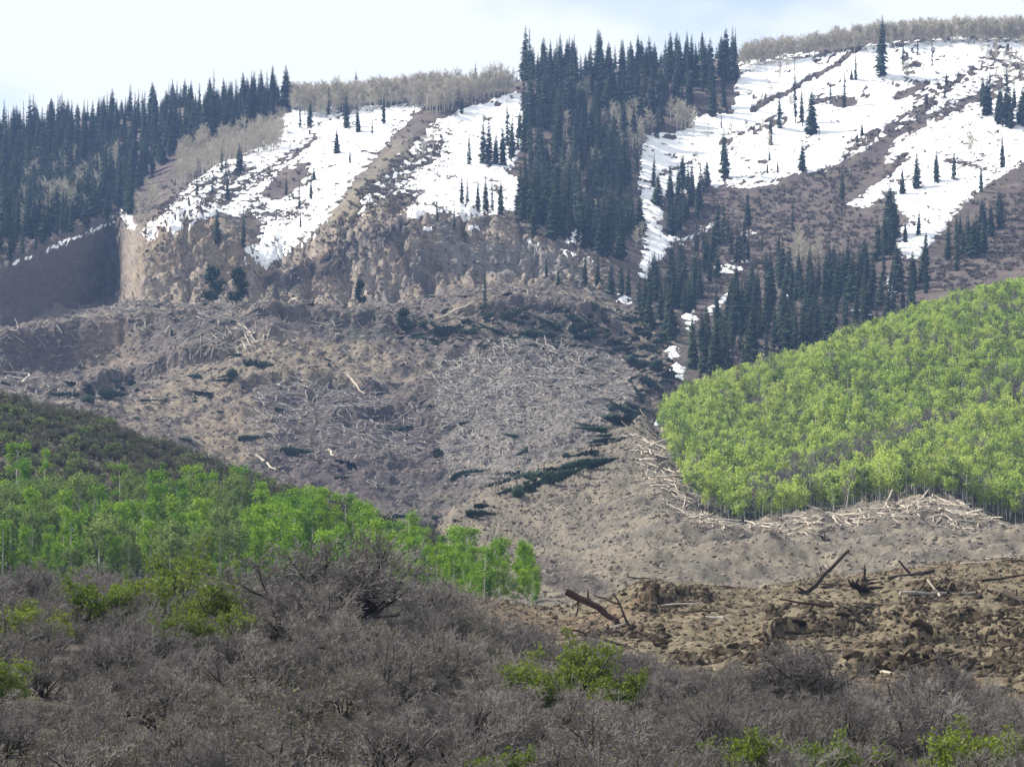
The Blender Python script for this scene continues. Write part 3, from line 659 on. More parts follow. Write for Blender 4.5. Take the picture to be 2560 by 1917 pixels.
def stuff(name, meshes, P, S, R, label, cat, seed=1):
    """many instances as ONE object: points + geometry nodes"""
    n = len(P)
    if n == 0: return
    r = np.random.default_rng(seed)
    pc = bpy.data.collections.new(name + '_kinds')
    for i, me in enumerate(meshes):
        pc.objects.link(bpy.data.objects.new(f'{name}_kind_{i:02d}', me))
    me = bpy.data.meshes.new(name); me.vertices.add(n); me.vertices.foreach_set('co', np.asarray(P, np.float32).ravel())
    S = np.asarray(S, np.float32); S = np.repeat(S[:, None], 3, 1) if S.ndim == 1 else S
    a = me.attributes.new('i_scale', 'FLOAT_VECTOR', 'POINT'); a.data.foreach_set('vector', np.ascontiguousarray(S).ravel())
    a = me.attributes.new('i_rot', 'FLOAT_VECTOR', 'POINT'); a.data.foreach_set('vector', np.ascontiguousarray(R, np.float32).ravel())
    a = me.attributes.new('i_kind', 'INT', 'POINT'); a.data.foreach_set('value', r.integers(0, len(meshes), n).astype(np.int32))
    o = link(name, me, label=label, cat=cat, kind='stuff')
    g = bpy.data.node_groups.new(name, 'GeometryNodeTree')
    g.interface.new_socket('Geometry', in_out='INPUT', socket_type='NodeSocketGeometry'); g.interface.new_socket('Geometry', in_out='OUTPUT', socket_type='NodeSocketGeometry')
    N = g.nodes; Lk = g.links
    gi = N.new('NodeGroupInput'); go = N.new('NodeGroupOutput')
    ci = N.new('GeometryNodeCollectionInfo'); ci.inputs['Collection'].default_value = pc; ci.inputs['Separate Children'].default_value = True; ci.inputs['Reset Children'].default_value = True
    ip = N.new('GeometryNodeInstanceOnPoints'); ip.inputs['Pick Instance'].default_value = True
    def attr(nm, ty):
        k = N.new('GeometryNodeInputNamedAttribute'); k.data_type = ty; k.inputs['Name'].default_value = nm; return k.outputs['Attribute']
    er = N.new('FunctionNodeEulerToRotation')
    Lk.new(attr('i_rot', 'FLOAT_VECTOR'), er.inputs[0])
    Lk.new(gi.outputs[0], ip.inputs['Points']); Lk.new(ci.outputs[0], ip.inputs['Instance']); Lk.new(attr('i_kind', 'INT'), ip.inputs['Instance Index'])
    Lk.new(er.outputs[0], ip.inputs['Rotation']); Lk.new(attr('i_scale', 'FLOAT_VECTOR'), ip.inputs['Scale']); Lk.new(ip.outputs[0], go.inputs[0])
    md = o.modifiers.new('scatter', 'NODES'); md.node_group = g
    return o
def zrot(n, seed, tilt=0.04):
    r = np.random.default_rng(seed); R = np.zeros((n, 3)); R[:, :2] = r.normal(size=(n, 2)) * tilt; R[:, 2] = r.uniform(0, 6.283, n); return R

# ------------------------------------------------------------------ spruces
SPR = [spruce('spruce_a', 1, wid=0.115), spruce('spruce_b', 2, wid=0.14, bare0=0.05), spruce('spruce_c', 3, wid=0.095, ragged=0.4), spruce('spruce_d', 4, wid=0.165, bare0=0.03), spruce('spruce_e', 5, wid=0.075, bare0=0.12, ragged=0.5)]
def round_fir(name, seed):
    p = aspen(name, seed, 20.0, 1500, 1.15, 'spruce', cw=0.2, c0=0.2); t = p.parts[0]; p.parts[0] = (t[0], np_mesh(name + '_trunk_dark', t[2], [t[3]], [M['spruce_bark']]), t[2], t[3], 'spruce_bark'); return p
SPR.append(round_fir('round_fir', 6))
trees = []   # (pos, height, width factor, variant, label, group, priority)
def pxh(p, dpx): return dpx / F * p[1]
def z3(x, y): return (1660 + x / 2.4356, y / 2.4356)
def z2(x, y): return (850 + x / 2.4356, y / 2.4356)
def z1(x, y): return (x / 2.4356, y / 2.4356)
LONE = [  # (base column, base row, top row) in the photograph, width factor, variant, label
 (z3(1320,470), 85, 1.0, 1, 'tallest spruce of all, breaking the skyline at the upper right'),
 (z3(1168,492), 295, 0.9, 2, 'slim spruce on snow just left of the tallest skyline spruce'),
 (z3(1455,400), 210, 0.8, 2, 'dark spruce just right of the tallest skyline spruce'),
 (z3(1545,345), 200, 0.7, 2, 'narrow dark spruce, second to the right of the tallest skyline spruce'),
 (z3(1632,432), 170, 0.5, 4, 'very thin pole-like spruce, third right of the tallest skyline spruce'),
 (z3(800,752), 305, 0.6, 4, 'tall thin spire at the left of the three-spruce clump on the upper snow'),
 (z3(840,752), 500, 0.8, 0, 'middle spruce of the three-spruce clump on the upper snow'),
 (z3(900,822), 520, 1.15, 3, 'full skirted spruce at the right of the three-spruce clump on the snow'),
 (z3(703,785), 550, 1.0, 0, 'single dark spruce left of the three-spruce clump on the upper snow'),
 (z3(1012,650), 430, 0.7, 4, 'thin spruce rising from the brush patch in the upper right snow'),
 (z3(1098,652), 395, 0.8, 2, 'spruce at the right end of the brush patch in the upper right snow'),
 (z3(1540,1155), 900, 1.1, 1, 'conical spruce on the lower right snow, left of two smaller ones'),
 (z3(1660,1112), 885, 1.0, 1, 'middle of the three spruces in a row on the lower right snow'),
 (z3(1765,1098), 870, 0.9, 0, 'right of the three spruces in a row on the lower right snow'),
 (z3(1452,1185), 1010, 1.0, 3, 'squat spruce at the left foot of the conical snowfield spruce'),
 (z3(840,1045), 855, 1.25, 3, 'broad low spruce standing alone in the middle of the right snow'),
 (z3(692,1058), 965, 0.9, 1, 'small spruce left of the broad low one on the snow'),
 (z3(630,1060), 972, 0.9, 1, 'tiny spruce farthest left of the broad low one on the snow'),
 (z3(650,890), 775, 1.2, 1, 'short spruce amid grey brush below the single dark spruce'),
 (z3(372,1090), 775, 1.1, 1, 'big spruce at the left lip of the right snow field'),
 (z3(262,1140), 960, 1.1, 3, 'bushy spruce leaning into the big one at the snow lip'),
 (z3(85,1250), 980, 0.9, 0, 'pointed spruce beside the narrow snow gully'),
 (z3(155,1255), 1065, 0.9, 2, 'spruce just right of the pointed one beside the snow gully'),
 (z3(205,1335), 1070, 0.8, 2, 'slim spruce third from the narrow snow gully'),
 (z3(1550,1440), 1255, 0.9, 1, 'lone spruce in the middle of the lower right snow tongue'),
 (z3(2062,1030), 800, 0.8, 1, 'spruce with a low skirt near the right end of the snow'),
 (z3(1930,1170), 985, 0.8, 1, 'small spruce casting a shadow above the lower snow edge'),
 (z3(1085,1225), 1000, 1.0, 0, 'dark spruce where brown scrub meets the snow strip'),
 (z3(512,1392), 1150, 1.0, 1, 'spruce alone on the brown scrub slope at the right'),
 (z3(300,1600), 1300, 0.9, 0, 'tall spruce at the left of the brown scrub slope'),
 (z3(782,1402), 1180, 0.8, 2, 'hazy spruce in the middle of the brown scrub slope'),
 (z3(470,1585), 1400, 0.8, 1, 'left of two close spruces low on the brown scrub slope'),
 (z3(512,1590), 1430, 0.9, 1, 'right of two close spruces low on the brown scrub slope'),
 (z3(1985,500), 440, 1.0, 1, 'small spruce in the brush at the upper right edge'),
 (z3(435,370), 160, 0.6, 0, 'outermost spruce at the right end of the central skyline stand'),
 (z3(692,290), 170, 0.5, 4, 'lone spire among bare aspens on the right skyline'),
 (z2(787,1010), 755, 0.9, 2, 'thin spruce at the left of the dark clump on the middle snow'),
 (z2(870,1000), 680, 1.0, 0, 'tallest spruce of the dark clump on the middle snow'),
 (z2(908,1005), 690, 1.0, 0, 'second spruce of the dark clump on the middle snow'),
 (z2(948,1005), 800, 1.2, 1, 'short spruce inside the dark clump on the middle snow'),
 (z2(992,1012), 745, 1.0, 1, 'right spruce of the dark clump on the middle snow'),
 (z2(742,1245), 1030, 0.9, 0, 'leftmost of the row of spruces below the dark clump'),
 (z2(775,1255), 1040, 0.9, 2, 'second of the row of spruces below the dark clump'),
 (z2(840,1290), 1060, 0.9, 0, 'third of the row of spruces below the dark clump'),
 (z2(888,1292), 1050, 0.9, 1, 'fourth of the row of spruces below the dark clump'),
 (z2(928,1295), 1060, 0.8, 2, 'fifth of the row of spruces below the dark clump'),
 (z2(978,1305), 1060, 0.9, 1, 'last of the row of spruces, next to the central stand'),
 (z2(697,1395), 1170, 0.7, 4, 'dead-looking thin spruce at the lip of the cliff'),
 (z2(590,1345), 1175, 0.9, 2, 'pale spruce at the left end of the cliff-top snow'),
 (z2(1908,1145), 920, 0.9, 0, 'lone spruce on the snow right of the central stand'),
 (z2(740,700), 580, 0.9, 1, 'small lone spruce on the ridge left of the central stand'),
 (z2(40,785), 560, 1.0, 1, 'left spruce of the pair near the top of the left snow'),
 (z2(112,812), 640, 1.1, 1, 'right spruce of the pair near the top of the left snow'),
 (z2(266,762), 575, 0.8, 1, 'single spruce under the bare aspens on the left snow'),
 (z2(196,822), 680, 0.8, 2, 'short spruce between the pair and the single one on the left snow'),
 (z2(1782,1455), 1150, 0.9, 0, 'tall spruce left of the narrow snow gully'),
 (z1(1482,1505), 1250, 0.8, 0, 'lone spruce at the bottom left edge of the left snow field'),
 (z1(1322,1485), 1240, 0.9, 1, 'spruce at the cliff lip left of the lone snow field spruce'),
 (z1(1385,1232), 1040, 0.9, 0, 'spruce on the left snow edge above the cliff lip'),
 (z1(1350,1060), 880, 0.9, 2, 'upper spruce on the left edge of the left snow field'),
 (z1(2052,942), 775, 1.1, 3, 'broad dark spruce alone in the middle of the left snow field'),
 (z1(1742,1195), 1050, 0.9, 0, 'left spruce of the cluster in the left snow field'),
 (z1(1822,1272), 1060, 0.7, 2, 'front spruce of the cluster in the left snow field'),
 (z1(1892,1215), 1050, 0.9, 0, 'right spruce of the cluster in the left snow field'),
 (z1(1862,1160), 1050, 0.6, 4, 'thin back spruce of the cluster in the left snow field'),
 (z1(1885,770), 590, 1.1, 1, 'dark spruce under the bare aspen band, larger of two'),
 (z1(1828,785), 610, 0.9, 2, 'dark spruce under the bare aspen band, smaller of two'),
 (z1(2000,705), 520, 0.8, 0, 'spruce poking above the bare aspen band at the left'),
 ((530, 770), 1624, 1.9, 3, 'rounded dense fir standing on the slumped block below the cliff, left of two'),
 ((590, 772), 1640, 1.7, 3, 'rounded dense fir standing on the slumped block below the cliff, right of two'),
 ((903, 770), 1732, 1.3, 3, 'small fir against the tan cliff face'),
 ((1014, 840), 1860, 1.8, 3, 'bushy fir clump at the foot of the dark cliff notch'),
 ((1212, 770), 1660, 0.6, 2, 'slim leaning spruce in front of the grey cliff'),
 ((2516, 957), 2240, 1.5, 3, 'tiny dark conifer alone among the green aspens'),
]
for (bx_, by_), top, wf, var, lab in LONE:
    if top in (1624, 1640, 1732, 1860): var, wf = 5, wf * 0.62
    if top > 1600:      # small extras: stored as top row * 1 + offset
        top_px = {1624: 667, 1640: 672, 1732: 700, 1860: 770, 1660: 640, 2240: 925}[top]
    else: top_px = top / 2.4356
    p = hit(bx_, by_)
    trees.append((p, max(3.5, pxh(p, by_ - top_px)), wf, var, lab, None, 1e9))
EDGE = fbm(X / 9, Y / 16, 121, 3, 0.6); EDGE2 = fbm(X / 11, Y / 14, 123, 3, 0.6); DENS = fbm(X / 16, Y / 22, 125, 3, 0.5)
def stand(poly, n, mind, hlo, hhi, lab, grp, seed, back=False, wf=1.0):
    Gq = GP + 34 * EDGE; Pq = PYs + 26 * EDGE2
    m = in_poly(Gq, Pq, poly) & (SG > 12.5) & (VIS | (SG > 21.5)) if not back else in_poly(Gq, Pq, poly) & (SG > 13.6)
    P = scatter(m, n, mind, seed); r = np.random.default_rng(seed + 5)
    for p in P:
        trees.append((Vector(p), (hlo + (hhi - hlo) * r.beta(1.6, 1.3)) * (1.28 if r.random() < 0.1 else 0.6 if r.random() < 0.15 else 1), wf * r.uniform(0.85, 1.6), int(r.choice([0, 0, 1, 1, 2, 2, 3, 4])), lab, grp, None))
stand([(-160,370),(0,350),(300,305),(600,268),(720,258),(705,290),(560,345),(470,380),(400,420),(345,470),(325,520),(300,540),(200,580),(100,628),(20,660),(-160,720)], 2300, 3.2, 9, 20, 'dark spruce in the dense forest on the upper left slope', 'spruces of the upper left forest', 101)
stand([(1310,200),(1420,190),(1700,180),(1835,160),(1840,250),(1800,290),(1730,310),(1640,345),(1605,420),(1560,480),(1590,540),(1585,640),(1500,650),(1400,612),(1310,590),(1290,540),(1300,440),(1265,420),(1290,320),(1320,250)], 1000, 3.4, 12, 24, 'dark spruce in the dense central stand above the cliff', 'spruces of the central stand', 102)
stand([(1640,520),(1700,480),(1760,470),(1740,540),(1690,600)], 30, 3.5, 10, 17, 'dark spruce in the group right of the snow gully', 'spruces right of the snow gully', 103)
stand([(1590,760),(1680,690),(1760,700),(1790,690),(1720,800),(1690,850),(1660,900),(1600,860)], 190, 2.6, 10, 18, 'green spruce in the gully left of the aspen ridge', 'spruces in the gully', 104, back=True)
stand([(1790,800),(1900,720),(2050,690),(2240,690),(2290,790),(2150,850),(2000,910),(1850,950),(1720,960)], 800, 2.6, 12, 20, 'green spruce in the belt just above the aspen ridge', 'spruces above the aspen ridge', 105, back=True)
stand([(2190,560),(2240,530),(2260,600),(2230,680),(2200,690)], 34, 3, 12, 20, 'spruce beside the lower right snow tongue', 'spruces beside the snow tongue', 106)
stand([(2260,720),(2300,670),(2400,590),(2490,540),(2520,600),(2440,680),(2330,730)], 170, 2.6, 9, 16, 'dark spruce in the thicket at the right edge of the snow tongue', 'spruces right of the snow tongue', 107)
stand([(2440,260),(2560,230),(2640,240),(2640,340),(2540,355),(2470,330)], 60, 3, 13, 20, 'spruce in the dark group at the upper right edge', 'spruces at the upper right edge', 108)
stand([(2420,400),(2440,380),(2490,400),(2470,430)], 5, 3, 14, 19, 'spruce in the clump with grey brush at right', 'spruces in the right clump', 109)
stand([(2530,560),(2640,480),(2640,640),(2540,640)], 24, 3, 14, 20, 'spruce at the far right edge above the aspens', 'spruces at the far right edge', 110)
stand([(1350,680),(1500,700),(1590,720),(1600,770),(1500,740),(1380,720)], 60, 3, 7, 14, 'spruce along the right end of the cliff', 'spruces along the cliff end', 111)
stand([(1700,630),(1800,590),(1950,620),(1990,700),(1850,720),(1720,760)], 80, 4, 9, 17, 'scattered spruce low on the brown scrub slope', 'spruces on the scrub slope', 112)
stand([(1050,600),(1350,640),(1420,680),(1250,690),(1050,660)], 14, 6, 6, 12, 'small spruce clinging to the grey cliff', 'spruces on the cliff', 113)
stand([(1880,190),(2130,150),(2350,130),(2500,150),(2420,260),(2200,330),(1980,420),(1760,460),(1700,400)], 34, 9, 4, 10, 'small spruce scattered over the right snow field', 'small spruces on the right snow', 114)
stand([(640,520),(760,420),(900,300),(1000,290),(880,440),(740,580)], 12, 8, 4, 8, 'small spruce scattered over the left snow field', 'small spruces on the left snow', 115)
stand([(400,530),(560,430),(700,330),(720,350),(560,480),(430,560)], 16, 6, 7, 13, 'small spruce along the left margin of the left snow field', 'small spruces left of the left snow', 116)
# spruces along the skyline behind the bare aspens
rr = np.random.default_rng(9)
for k in range(46):
    px_ = rr.uniform(740, 1300) if k < 26 else rr.uniform(-100, 700)
    y_ = rr.uniform(1575, 1650); p = Vector(((px_ - 1280) / F * y_, y_, 0)); p.z = ground_z(p.x, p.y)
    trees.append((p, rr.uniform(17, 24), rr.uniform(0.8, 1.2), int(rr.integers(0, 4)), 'spruce tip on the skyline behind the bare aspens', 'skyline spruces', None))
trees = [t if t[6] else (*t[:6], t[1] / t[0].y) for t in trees]
trees.sort(key=lambda t: -t[6])
for i, (p, H, wf, var, lab, grp, pr) in enumerate(trees[:300]):
    if grp and ('upper left forest' in grp or 'central stand' in grp or 'above the aspen' in grp):
        px_, py_ = to_px(p); big_ = 'tall' if H > 19 else 'shorter'
        if 'upper left' in grp: zn = ['at the left edge', 'above the shaded scarp', 'above the gully head', 'beside the bare aspens'][int(np.clip(px_ // 130, 0, 3))] + (' near the skyline' if py_ < 400 - 0.2 * px_ else '')
        elif 'central' in grp: zn = ('on the skyline', 'in the upper half', 'in the lower half', 'at the bottom above the cliff')[int(np.clip((py_ - 170) // 125, 0, 3))] + (', left side' if px_ < 1480 else ', right side')
        else: zn = ['near the gully', 'left half', 'right half', 'near the snow tongue'][int(np.clip((px_ - 1720) // 140, 0, 3))]
        lab = {'u': f'{big_} dark spruce of the left forest {zn}', 'c': f'{big_} dark spruce of the central stand {zn}', 'a': f'{big_} green spruce above the aspen ridge, {zn}'}['u' if 'upper' in grp else 'c' if 'central' in grp else 'a']; grp = grp + ', ' + big_ + ' ' + zn
    place(SPR[var], 'spruce_tree', p, H, RNG.uniform(0, 6.28), lab, 'spruce', grp, sxy=wf, tilt=(RNG.normal() * 0.015, RNG.normal() * 0.015), base_H=20.0)
rest = trees[300:]
stuff('spruce_forest', [s.joined() for s in SPR[:5]], [t[0] for t in rest], np.array([[t[1] / 20 * t[2], t[1] / 20 * t[2], t[1] / 20] for t in rest]), zrot(len(rest), 4, 0.015), 'mass of dark spruces filling the forests on the mountain', 'forest')

# ------------------------------------------------------------------ bare aspens on the mountain
BA = [bare_aspen('bare_aspen_%d' % i, 20 + i) for i in range(4)]
bare_l = []
def bstand(poly, n, mind, hlo, hhi, lab, grp, seed, need_vis=False):
    m = in_poly(GP, PYs, poly) & (SG > 12.5) & (VIS | (SG > 21.5))
    for p in scatter(m, n, mind, seed):
        bare_l.append((Vector(p), np.random.default_rng(int(p[0] * 100) % 99999).uniform(hlo, hhi), lab, grp))
bstand([(720,262),(900,255),(1100,240),(1260,225),(1300,232),(1200,258),(1090,290),(1000,272),(900,285),(800,300),(730,290)], 800, 1.4, 9, 14, 'leafless tan aspen in the band along the left ridge top', 'bare aspens along the left ridge', 201)
bstand([(440,420),(500,380),(600,350),(710,330),(705,380),(620,410),(520,440),(440,470)], 420, 1.4, 9, 14, 'leafless grey aspen between the left forest and the snow', 'bare aspens beside the left forest', 202)
bstand([(1850,165),(2000,140),(2200,108),(2400,98),(2640,98),(2640,112),(2400,112),(2200,122),(2000,152),(1850,178)], 700, 1.4, 9, 13, 'leafless yellowish aspen along the right skyline', 'bare aspens along the right skyline', 203)
bstand([(2440,130),(2560,120),(2640,200),(2560,240),(2480,210)], 70, 2.0, 7, 11, 'leafless yellowish aspen on the snow at the upper right corner', 'bare aspens at the upper right', 204)
bstand([(1960,690),(1990,620),(2060,640),(2070,700),(2000,720)], 90, 1.8, 9, 14, 'reddish leafless tree low on the scrub slope at right', 'bare trees on the scrub slope', 205)
bstand([(2060,430),(2110,395),(2170,400),(2150,470),(2110,490),(2050,470)], 45, 2.0, 5, 9, 'grey leafless tree beside the dark spruce under the right snow', 'bare trees under the right snow', 206)
bstand([(1340,260),(1480,260),(1560,420),(1540,560),(1420,580),(1350,450)], 90, 3, 9, 14, 'grey leafless aspen deep in the central spruce stand', 'bare aspens deep in the central stand', 216)
bstand([(60,420),(300,380),(320,450),(200,560),(60,600)], 90, 4, 11, 17, 'grey leafless aspen among the upper left spruces', 'bare aspens in the left forest', 217)
bstand([(330,800),(400,770),(520,770),(680,770),(680,800),(480,800),(340,815)], 46, 2, 4, 8, 'small grey leafless tree on the bench of the slumped block', 'bare trees on the slumped block', 218)
bstand([(1530,300),(1620,300),(1640,340),(1600,400),(1530,380)], 190, 1.8, 9, 15, 'grey leafless aspen inside the central spruce stand', 'bare aspens in the central stand', 207)
bstand([(1670,300),(1730,300),(1740,345),(1690,350)], 60, 1.8, 10, 15, 'tall grey leafless aspen at the right side of the central stand', 'bare aspens right of the central stand', 208)
bstand([(340,520),(370,490),(430,490),(400,560),(350,590)], 30, 2.2, 7, 12, 'grey leafless aspen above the shaded scarp', 'bare aspens above the shaded scarp', 209)
bstand([(1000,400),(1080,330),(1130,330),(1100,400),(1020,440)], 50, 2.4, 4, 7, 'low grey leafless tree on the ridge between snow fields', 'bare trees on the middle ridge', 210)
bstand([(1930,200),(1990,180),(2000,215),(1950,235)], 14, 2, 8, 11, 'grey leafless aspen in the round clump on the upper right snow', 'bare aspens on the upper right snow', 211)
bstand([(2240,180),(2330,180),(2340,200),(2250,205)], 12, 2, 7, 10, 'grey leafless aspen below the thin skyline spruces', 'bare aspens below the skyline spruces', 212)
bstand([(1570,560),(1620,540),(1630,600),(1580,660),(1560,640)], 16, 2.5, 7, 11, 'leafless aspen at the edge of the narrow snow gully', 'bare aspens by the snow gully', 213)
bstand([(2400,400),(2440,350),(2450,420)], 8, 2, 11, 14, 'grey leafless aspen in the clump at the right', 'bare aspens in the right clump', 214)
bstand([(1870,180),(2130,300),(2050,400),(1700,440),(1760,300)], 40, 5, 4, 9, 'thin leafless sapling sticking out of the right snow field', 'saplings in the right snow', 215)
bare_l.sort(key=lambda t: -t[1] / t[0].y)
for i, (p, H, lab, grp) in enumerate(bare_l[:300]):
    place(BA[i % 4], 'bare_aspen', p, H, RNG.uniform(0, 6.28), lab, 'aspen', grp, base_H=11.0)
rest = bare_l[300:]
stuff('bare_aspen_wood', [b.joined() for b in BA], [t[0] for t in rest], np.array([t[1] / 11.0 for t in rest]), zrot(len(rest), 6), 'mass of leafless aspens on the mountain', 'woodland')

# ------------------------------------------------------------------ low scrub on the mountain
SC = [shrub('scrub_%d' % i, 40 + i, Hh=2.0, wid=1.8, stems=5, twig_m='scrub', tw=3.0, fine=2) for i in range(3)]
scj = [s.joined() for s in SC]
inb = np.zeros(GP.shape, bool)
for poly in ([(780,640),(860,520),(960,420),(1080,310),(1130,330),(1120,430),(1000,540),(900,600)], [(1660,640),(1720,540),(1800,490),(2000,450),(2110,410),(2200,400),(2100,520),(2200,560),(2200,680),(1900,700),(1700,760)], [(350,590),(420,500),(560,420),(640,430),(560,520),(420,570)], [(2300,700),(2480,500),(2640,430),(2640,620),(2400,740)], [(2180,370),(2330,260),(2480,170),(2500,200),(2340,300)]): inb |= in_poly(GP, PYs, poly)
P = np.concatenate([scatter(inb & (SG > 12.5) & VIS, 4200, 0, 301), scatter(SNOWMASK & VIS & (SG > 19) & (bare > 0.2), 700, 0, 302), scatter(SNOWMASK & VIS & (SG > 19) & (dep < 0.5), 500, 0, 303), scatter((W_mt > 0.6) & VIS & (~SNOWMASK), 2500, 0, 304), scatter(SNOWMASK & VIS & (SG > 19), 800, 0, 305), scatter(SNOWMASK & VIS & (SG > 19) & (GP > 2200), 500, 0, 306), scatter(SNOWMASK & VIS & (SG > 19) & (GP < 800), 400, 0, 307)])
r_ = np.random.default_rng(3)
stuff('mountain_scrub', scj, P, r_.uniform(0.35, 1.3, len(P)), zrot(len(P), 8, 0.1), 'low leafless grey scrub between the snow patches', 'scrub')

# ------------------------------------------------------------------ green aspens
AL = [aspen('aspen_near_%d' % i, 60 + i, 9.0, 1300, 0.25, ('aspen_leaf_near', 'aspen_leaf_near', 'aspen_leaf_dull', 'aspen_leaf_near')[i], cw=0.17, c0=0.24) for i in range(4)]
AR = [aspen('aspen_far_%d' % i, 70 + i, 11.0, 300, 0.46, ('aspen_leaf', 'aspen_leaf', 'aspen_leaf', 'aspen_leaf_dull')[i], cw=0.14, c0=0.40) for i in range(4)]
left_m = in_poly(GP, PYs, [(-160,1300),(0,1290),(150,1290),(300,1310),(500,1320),(760,1350),(950,1395),(1150,1450),(1250,1470),(1330,1490),(1340,1520),(1100,1515),(800,1500),(400,1490),(0,1480),(-160,1470)]) & (SG > 7.0) & (SG < 10)
PL = scatter(left_m, 185, 2.3, 401)
for i, p in enumerate(PL):
    px_, py_ = to_px(p); var = 2 if (px_ < 620 and RNG.random() < 0.55) else int(RNG.choice([0, 1, 3]))
    lab = ('pale green aspen at the left end of the grove on the brush hill' if px_ < 420 else 'bright green aspen in the middle of the grove on the brush hill' if px_ < 900 else 'bright green aspen in the grove tapering right toward the debris')
    row = 'front row' if p[1] < np.interp(px_, [0, 1300], [395, 378]) else 'back rows' if p[1] > np.interp(px_, [0, 1300], [418, 392]) else 'middle rows'
    zn = ['at the left edge', 'above the green shrubs', 'left of the big bare bush', 'behind the big bare bush', 'right of the big bare bush', 'at the right tip'][int(np.clip(px_ // 222, 0, 5))]
    lab = f"{'pale' if var == 2 else 'bright'} green aspen, {row} of left grove, {zn}"
    place(AL[var], 'aspen_tree', p, RNG.uniform(0.75, 1.15) * np.interp(px_, [0, 700, 1350], [8.6, 8.2, 6.2]), RNG.uniform(0, 6.28), lab, 'aspen', f"left grove aspens, {'pale' if var == 2 else 'bright'}, {row}, {zn}", base_H=9.0, sxy=RNG.uniform(0.85, 1.15))
for (px_, py_, H, lab) in [(40,1260,9,'tall yellow-green aspen standing above the others at the left edge'), (110,1240,7,'yellow-green aspen, second from the left edge above the grove'), (300,1270,6.5,'isolated green aspen high on the brush hill'), (600,1310,8.5,'upright green aspen rising from the grove top near its middle'), (480,1300,8,'green aspen rising from the top of the grove left of its middle')]:
    p = hit(px_, py_); place(AL[0], 'aspen_tree', p, H, RNG.uniform(0, 6.28), lab, 'aspen', None, base_H=9.0)
PS = scatter(left_m, 330, 1.5, 404); pxs_ = 1280 + F * PS[:, 0] / PS[:, 1]
stuff('aspen_saplings', [a.joined() for a in AL], PS, np.random.default_rng(405).uniform(0.38, 0.7, len(PS)) * np.interp(pxs_, [0, 1350], [1.0, 0.75]), zrot(len(PS), 406), 'young aspens filling the gaps of the left grove', 'saplings')
asp_poly = [(1650,1060),(1700,1040),(1800,990),(2000,930),(2200,850),(2400,785),(2560,750),(2700,720),(2700,1330),(2520,1320),(2420,1270),(2300,1250),(2150,1285),(2000,1305),(1850,1318),(1760,1280),(1690,1200)]
mA = in_poly(GP, PYs, asp_poly) & (SG > 10.0) & (SG < 12.35)
PR = np.concatenate([scatter(mA, 4600, 1.3, 402), scatter(mA & (SG < 10.3), 200, 1.3, 403)])
pxr = 1280 + F * PR[:, 0] / PR[:, 1]; pyr = HZ - F * PR[:, 2] / PR[:, 1]
strip = band(pxr, pyr, [(1690,1140),(1900,1040),(2200,960),(2560,830)]); strip2 = band(pxr, pyr, [(1900,1290),(2150,1190),(2330,1100),(2560,1010)])
gn = fbm(PR[:, 0] / 25, PR[:, 1] / 18, 505, 3)
leafless = ((strip2 + 40 * gn < 12) | ((gn > 0.34) & (strip < 45))) & (np.random.default_rng(2).random(len(PR)) < 0.8) | (np.random.default_rng(4).random(len(PR)) < 0.06)
hts = np.random.default_rng(5).uniform(5.0, 8.2, len(PR)) * (1 + 0.35 * fbm(PR[:, 0] / 18, PR[:, 1] / 18, 507, 3))
order = np.argsort(PR[:, 1]); kinds_used = np.zeros(len(PR), bool); cnt = 0
for i in order:
    if leafless[i] or cnt >= 110 or not (0 <= pxr[i] <= 2560): continue
    kinds_used[i] = True; cnt += 1
    zz_ = ['beside the pale log jumble', 'in the hollow left of the debris hump', 'above the leaning uprooted trunk', 'behind the debris hump', 'at the right edge'][int(np.clip((pxr[i] - 1650) // 182, 0, 4))]
    place(AR[int(RNG.integers(0, 4))], 'aspen_tree', PR[i], hts[i], RNG.uniform(0, 6.28), 'green front aspen of the ridge forest ' + zz_, 'aspen', 'front aspens of the right ridge, ' + zz_, base_H=11.0)
sel = (~leafless) & (~kinds_used)
stuff('aspen_forest', [a.joined() for a in AR], PR[sel], hts[sel] / 11.0, zrot(sel.sum(), 12), 'bright green young aspen forest covering the right ridge', 'forest')
BG = [bare_aspen('grey_aspen_%d' % i, 24 + i, tw='strip_twig') for i in range(3)]
stuff('leafless_aspen_strip', [b.joined() for b in BG], PR[leafless], hts[leafless] / 11.0, zrot(leafless.sum(), 13), 'purplish grey strips of leafless trees in the green aspen ridge', 'woodland')

# ------------------------------------------------------------------ brush on the left hill
BR = [shrub('hill_brush_%d' % i, 80 + i, Hh=2.4, wid=1.9, stems=7, twig_m='brush', tw=2.0, fine=3, leaf=(60, 260, 340, 30)[i], leaf_m=('oak_bud', 'oak_bud', 'aspen_leaf_dull', 'oak_bud')[i], leaf_s=0.22) for i in range(4)]
mh = (W_hill > 0.4) & (SG > 7.6) & (SG < 10.5)
PB = scatter(mh, 2000, 1.3, 501)
PA = scatter((W_asp > 0.5) & (SG > 9.9) & (SG < 11.6), 900, 1.2, 502)
stuff('ridge_undergrowth', [b.joined() for b in BR], PA, np.random.default_rng(16).uniform(0.4, 0.9, len(PA)), zrot(len(PA), 15, 0.1), 'grey green undergrowth between the aspen trunks of the right ridge', 'undergrowth')
stuff('hill_brush', [b.joined() for b in BR], PB, np.random.default_rng(6).uniform(0.45, 1.0, len(PB)) * np.random.default_rng(7).choice([0.8, 1.0, 1.5], len(PB)), zrot(len(PB), 14, 0.08), 'grey brown and olive brush covering the left hill', 'brush')

